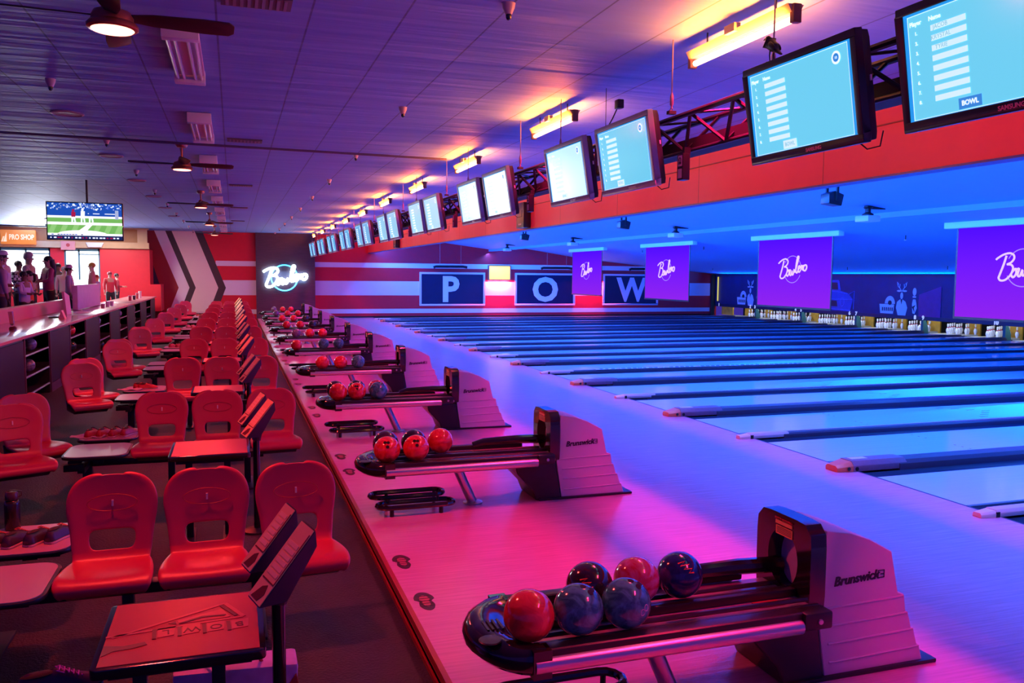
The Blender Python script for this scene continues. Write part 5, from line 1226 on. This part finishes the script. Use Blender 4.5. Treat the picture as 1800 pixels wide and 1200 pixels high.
for (x, z, mi) in ((-.20, .10, 5), (-.04, .12, 4), (.10, .12, 0)):
    q(ell(x, z+.10, .022, .026, 10), mi if mi != 4 else 4, .002); q([(x-.035, z-.02), (x+.035, z-.02), (x+.04, z+.07), (x-.03, z+.08)], mi, .0018); q([(x-.035, z-.14), (x-.012, z-.14), (x+.005, z-.02), (x-.035, z-.02)], 4, .002); q([(x+.02, z-.14), (x+.045, z-.13), (x+.03, z-.02), (x, z-.02)], 4, .002)
b.build('screen', cols, t, smooth=0)
b = MB(); b.tube([(.03, .05, .30), (.03, .05, .79)], .018, 8); b.box(-.10, .16, .03, .06, -.1, .3); b.build('ceiling_pole', BLACKM, t)

# ------------------------------------------------------------------ lane-side ceiling gear
def lz(x): return 3.88-(x-5.96)*(.68/5.59)
def projector():
    t = thing('projector', 'x', 'projector')
    b = MB().box(-.14, .14, -.17, .17, -.11, -.0); b.build('case', mat('projector_white', (.70, .72, .82), .35), t, bevel=.02)
    b = MB(); b.lathe([(.045, 0), (.04, .03), (.0001, .02)], (.14, -.08, -.055), 14, axis='x'); b.build('lens', BLACKG, t)
    b = MB(); b.lathe([(.10, .0), (.10, .03), (.05, .06), (.05, .12), (.09, .15)], n=16); b.build('mount', BLACKM, t); b = MB().box(-.05, .35, -.05, .05, .12, .18); b.build('mount_arm', BLACKM, t, bevel=.01)
    return t
PJ = projector()
for i, y_ in enumerate((12.3, 19.2, 26.1, 33.2)):
    lab = f'white ceiling projector under the lane ceiling, {NTH[i+1]} from the near end'
    if i == 0: PJ.location = (10.9, y_, 3.10); PJ['label'] = lab; PJ['group'] = 'lane projectors'
    else: dup(PJ, (10.9, y_, 3.10), label=lab)
def stage_light():
    t = thing('stage_light', 'x', 'stage light')
    b = MB(); b.prism([(-.13, -.10), (.10, -.13), (.14, .04), (-.02, .09), (-.13, .05)], 'y', -.10, .10); b.build('head', BLACK, t, bevel=.015)
    b = MB(); b.box(-.02, .02, -.13, -.10, -.05, .16).box(-.02, .02, .10, .13, -.05, .16).box(-.02, .02, -.13, .13, .16, .18); b.build('yoke', BLACKM, t); b = MB(); b.tube([(0, 0, .18), (0, 0, .36)], .012, 6); b.lathe([(.04, .34), (.04, .38)], n=10); b.build('stem', BLACKM, t)
    return t
SL_ = stage_light()
for i, y_ in enumerate((10.35, 17.35, 24.2)):
    lab = f'black stage light hanging under the lane ceiling, {NTH[i+1]} from the near end'
    if i == 0: SL_.location = (8.5, y_, 3.20-.03); SL_['label'] = lab; SL_['group'] = 'stage lights over the lanes'
    else: dup(SL_, (8.5, y_, 3.17), label=lab)
def lsens():
    t = thing('lane_sprinkler', 'x', 'sprinkler'); b = MB(); b.tube([(0, 0, .10), (0, 0, .0)], .012, 6); b.build('stem', BLACKM, t); b = MB(); b.lathe([(.03, 0), (.035, -.02), (.0001, -.03)], n=10); b.build('head', mat('sprinkler_grey', (.5, .5, .6), .4), t); return t
LS = lsens(); f_ = True
for xi, x in enumerate((7.9, 15.2, 21.2)):
    for i in range(8):
        y_ = 6.9+i*3.45*(1.3 if xi else 1)
        if y_ > 37: continue
        zc = lz(x) if x < 11.5 else ((3.27-.147*(x-13.4)) if x < 16.6 else 2.80-.09*(x-16.6))
        lab = f'small sprinkler in the {ORD[xi]} line on the lane ceiling, {NTH[i+1]} from the near end'
        if f_: LS.location = (x, y_, zc-.10); LS['label'] = lab; LS['group'] = 'sprinklers on the lane ceiling'; f_ = False
        else: dup(LS, (x, y_, zc-.10), label=lab)
t = thing('wall_speaker', 'black speaker box mounted on the red beam', 'speaker', (5.815, 16.4, 3.21)); b = MB().box(-.16, 0, -.23, .23, -.26, .26); b.build('cabinet', BLACK, t, bevel=.01); b = MB().box(-.163, -.16, -.09, .09, -.2, -.17); b.build('name_plate', GREY, t)
dup(t, (5.815, 30.6, 3.21), label='black speaker box mounted far along the red beam')

# ================================================================== PEOPLE
skinA = mat('skin_brown', (.20, .09, .06), .5); skinB = mat('skin_tan', (.50, .27, .19), .5); skinC = mat('skin_light', (.62, .38, .30), .5); hairB = mat('hair_black', (.012, .010, .012), .5, bump=.4, bscale=60)
def person(label, x, y, top, rz, sk, hair, top_c, trouser_c, z0=.50, arms=('down', 'down'), hat=None, longhair=False, pony=False, build=1.0, sitting=False, hairfn=None):
    if y < 24: f_ = max(1, 4.66/abs(x)); x, y, top = x*f_, y*f_, 1.96+(top-1.96)*f_
    Ht = top-z0; s = Ht/1.75; bd = s*build
    t = thing('person', label, 'person', (x, y, z0), rz)
    S = lambda x_, y_, z_: (x_*bd, y_*s, z_*s)
    hips = .92; sh = 1.43
    pts = [S(0, 0, hips), S(0, -.01, 1.15), S(0, 0, 1.36), S(0, 0, 1.50), S(0, -.015, 1.60), S(0, -.02, 1.68)]
    rad = [(.16*bd, .11*s), (.145*bd, .10*s), (.17*bd, .10*s), .055*s, (.072*s, .088*s), (.062*s, .078*s)]
    ed = [(0, 1), (1, 2), (2, 3), (3, 4), (4, 5)]
    def chain(start, lst):
        p = start
        for (q_, r_) in lst: pts.append(q_); rad.append(r_); ed.append((p, len(pts)-1)); p = len(pts)-1
        return p
    hands = []
    for sd, mode in ((-1, arms[0]), (1, arms[1])):
        if mode == 'down': c = [(S(sd*.19, 0, sh-.02), .055*s), (S(sd*.235, .0, 1.15), .045*s), (S(sd*.25, -.04, .90), .033*s)]; fd = (0, -.02, -.10)
        elif mode == 'front': c = [(S(sd*.19, 0, sh-.02), .055*s), (S(sd*.24, -.06, 1.15), .045*s), (S(sd*.16, -.28, 1.12), .033*s)]; fd = (-sd*.03, -.09, .0)
        else: c = [(S(sd*.19, 0, sh), .055*s), (S(sd*.26, -.10, 1.30), .045*s), (S(sd*.12, -.20, 1.50), .033*s)]; fd = (-sd*.03, -.02, .09)
        e = chain(2, c); wv = Vector(pts[e]); fd = Vector(fd)*s
        palm = wv+fd*.55; pts.append(tuple(palm)); rad.append((.038*s, .018*s)); ed.append((e, len(pts)-1)); pi_ = len(pts)-1
        hands.append((wv, palm, fd))
    for sd in (-1, 1):
        chain(0, [(S(sd*.10, 0, .80), .085*s), (S(sd*.105, -.01, .48), .058*s), (S(sd*.11, .01, .10), .040*s), (S(sd*.11, -.06, .045), (.042*s, .032*s)), (S(sd*.115, -.15, .035), (.040*s, .028*s))])
    link('body', skinmesh('body', pts, ed, rad, sk, 2), t)
    # fingers
    fb = MB()
    for wv, palm, fd in hands:
        d = fd.normalized(); side_ = d.cross(Vector((0, 1, .3))).normalized()
        for i_, ln in enumerate((.062, .072, .068, .052)):
            b0_ = palm+side_*((i_-1.5)*.018*s)+d*.02*s; fb.tube([b0_, b0_+d*ln*.5*s, b0_+d*ln*s+Vector((0, -.012*s, -.006*s))], [.0085*s, .008*s, .0065*s], 6)
        b0_ = palm+side_*.03*s-d*.02*s; fb.tube([b0_, b0_+side_*.02*s+d*.025*s, b0_+side_*.025*s+d*.05*s], [.0095*s, .009*s, .007*s], 6)
    fb.build('fingers', sk, t)
    # face
    f = MB(); f.ball((0, -.108*s, 1.615*s), .016*s, 8, 6, sc=(.8, 1.2, 1.3)); f.build('nose', sk, t)
    f = MB()
    for sd in (-1, 1): f.ball((sd*.030*s, -.094*s, 1.64*s), .010*s, 8, 6, 0)
    f.ball((0, -.094*s, 1.57*s), .02*s, 8, 5, 1, sc=(1.1, .5, .35))
    f.build('face_features', [mat('eye_dark', (.02, .015, .015), .2), mat('lip', (.35, .08, .08), .5)], t)
    f = MB()
    for sd in (-1, 1): f.ball((sd*.078*s, -.005*s, 1.625*s), .022*s, 8, 6, sc=(.45, .8, 1.2))
    f.build('ear', sk, t)
    # clothes: slightly larger skins over torso/arms and over legs
    tp = [S(0, 0, .80), S(0, -.01, 1.15), S(0, 0, 1.36), S(0, 0, 1.47)]; tr = [(.190*bd, .135*s), (.172*bd, .125*s), (.185*bd, .115*s), .070*s]; te = [(0, 1), (1, 2), (2, 3)]
    pts, rad, ed = tp, tr, te
    for sd, mode in ((-1, arms[0]), (1, arms[1])):
        if mode == 'down': c = [(S(sd*.195, 0, sh-.02), .072*s), (S(sd*.24, 0, 1.15), .060*s), (S(sd*.25, -.035, .95), .045*s)]
        elif mode == 'front': c = [(S(sd*.195, 0, sh-.02), .072*s), (S(sd*.245, -.06, 1.15), .060*s), (S(sd*.18, -.22, 1.12), .045*s)]
        else: c = [(S(sd*.195, 0, sh), .072*s), (S(sd*.265, -.10, 1.30), .060*s), (S(sd*.15, -.18, 1.46), .045*s)]
        chain(2, c)
    link('top', skinmesh('top', pts, ed, rad, top_c, 2), t)
    pts, rad, ed = [S(0, 0, 1.0), S(0, 0, .86)], [(.165*bd, .12*s), (.16*bd, .12*s)], [(0, 1)]
    for sd in (-1, 1): chain(1, [(S(sd*.105, 0, .76), .098*s), (S(sd*.11, -.01, .48), .074*s), (S(sd*.115, .01, .12), .058*s)])
    link('trousers', skinmesh('trousers', pts, ed, rad, trouser_c, 2), t)
    # hair
    h = MB(); h.T = Matrix.Translation((0, .012*s, 1.665*s)); h.ball((0, 0, 0), .098*s, 16, 10, sc=(.92, 1.05, .92)); h.T = Matrix.Identity(4)
    if longhair: h.tube([(0, .07*s, 1.66*s), (0, .105*s, 1.52*s), (0, .12*s, 1.36*s), (0, .12*s, 1.22*s)], [.08*s, .085*s, .07*s, .03*s], 10)
    if pony: h.tube([(0, .09*s, 1.66*s), (0, .15*s, 1.62*s), (0, .15*s, 1.50*s), (0, .12*s, 1.42*s)], [.04*s, .045*s, .04*s, .015*s], 10)
    h.build('hair', hair, t, smooth=80)
    if hat:
        h = MB(); h.T = Matrix.Translation((0, .0, 1.69*s)); h.lathe([(.104*s, 0), (.106*s, .03*s), (.09*s, .08*s), (.05*s, .105*s), (.0001, .11*s)], n=18); h.T = Matrix.Translation((0, -.10*s, 1.695*s)); h.ball((0, -.02*s, 0), .08*s, 14, 5, sc=(.9, 1.0, .10)); h.build('cap', hat, t, smooth=70)
    # shoes
    h = MB()
    for sd in (-1, 1): h.ball((sd*.113*s, -.07*s, .04*s), .06*s, 12, 8, sc=(.85, 2.1, .68))
    h.build('shoes', mat('person_shoe', (.03, .03, .035), .5), t)
    return t
jean = mat('denim_dark', (.02, .025, .06), .7); blk = mat('cloth_black', (.02, .02, .025), .7); hoodie = mat('hoodie_grey', (.34, .26, .40), .7, var=.2, vscale=8)
check = mat('cloth_checks', (.6, .55, .6), .6); ntc = check.node_tree; ck = ntc.nodes.new('ShaderNodeTexChecker'); ck.inputs['Scale'].default_value = 14; ck.inputs[1].default_value = (.7, .62, .75, 1); ck.inputs[2].default_value = (.03, .01, .05, 1)
tcn = ntc.nodes.new('ShaderNodeTexCoord'); ntc.links.new(tcn.outputs['Object'], ck.inputs[0]); ntc.links.new(ck.outputs[0], ntc.nodes['Principled BSDF'].inputs['Base Color'])
E90 = R(90)
person('person in a grey-purple hoodie standing at the pink booth, seen from behind', -4.28, 18.3, 2.28, R(120), skinA, hairB, hoodie, jean, arms=('down', 'front'), build=1.25)
person('tall person in a white cap behind the grey-purple hoodie', -5.35, 23.3, 2.42, R(80), skinC, hairB, mat('cloth_white', (.7, .65, .7), .6), jean, hat=mat('cap_white', (.8, .75, .8), .5))
person('person in a black and white checked shirt', -5.62, 26.1, 2.25, R(60), skinA, hairB, check, blk, arms=('front', 'front'))
person('person in a grey peaked cap standing before the bright window', -5.25, 25.5, 2.44, R(80), skinB, mat('hair_grey', (.35, .3, .32), .5), mat('cloth_dusty', (.55, .42, .45), .6), jean, hat=mat('cap_grey', (.42, .34, .36), .5))
person('person with thick black hair seen from behind in a patterned top', -5.90, 28.8, 2.16, R(170), skinA, hairB, mat('cloth_pattern', (.35, .05, .12), .6, var=.9, vscale=12), blk, build=.9)
person('short-haired man in a white shirt leaning on the booth', -4.66, 22.1, 1.96, R(70), skinA, hairB, mat('cloth_lilac', (.55, .45, .68), .6), blk, arms=('front', 'front'), z0=.50, build=1.05)
person('woman in a bright orange top with black tied hair', -4.25, 20.6, 1.98, R(-75), skinC, hairB, mat('cloth_orange', (.80, .10, .03), .6), blk, arms=('front', 'down'), pony=True, build=.95)
person('woman with long dark hair in a magenta top', -4.30, 22.9, 2.34, R(-60), skinB, hairB, mat('cloth_magenta', (.35, .03, .13), .6), blk, arms=('front', 'front'), longhair=True)
person('person in a lavender top and white-banded cap beyond the booth', -4.25, 25.3, 2.12, R(95), skinB, hairB, mat('cloth_lavender', (.45, .32, .58), .6), jean, hat=mat('cap_band', (.5, .35, .5), .5))
person('person with yellow-brown hair before the second window', -4.25, 29.2, 2.26, R(-80), skinC, mat('hair_amber', (.55, .24, .02), .5), mat('cloth_rose', (.55, .2, .22), .6), blk)
person('child with red hair beyond the lilac panel', -4.22, 29.9, 1.88, R(80), mat('skin_lit', (.75, .28, .14), .5), mat('hair_red', (.35, .02, .01), .5), mat('cloth_grey', (.4, .3, .4), .6), blk, build=.9)
person('person in a deep red top by the red facade panel', -4.25, 33.2, 1.98, R(30), skinB, mat('hair_maroon', (.25, .02, .03), .5), mat('cloth_red', (.55, .03, .05), .6), blk)
person('person in a dark jacket leaning at the far counter', -4.22, 34.8, 1.92, R(100), skinB, hairB, mat('cloth_maroon', (.28, .02, .04), .6), blk, arms=('front', 'front'))
person('dark-haired person in a blue-grey top before the first window', -5.45, 30.6, 2.24, R(0), skinA, hairB, mat('cloth_slate', (.15, .18, .25), .6), blk)
person('pink-faced person between the lavender top and the second window', -4.9, 28.4, 2.12, R(20), skinC, mat('hair_pale', (.45, .35, .45), .5), mat('cloth_pink', (.6, .35, .42), .6), blk)
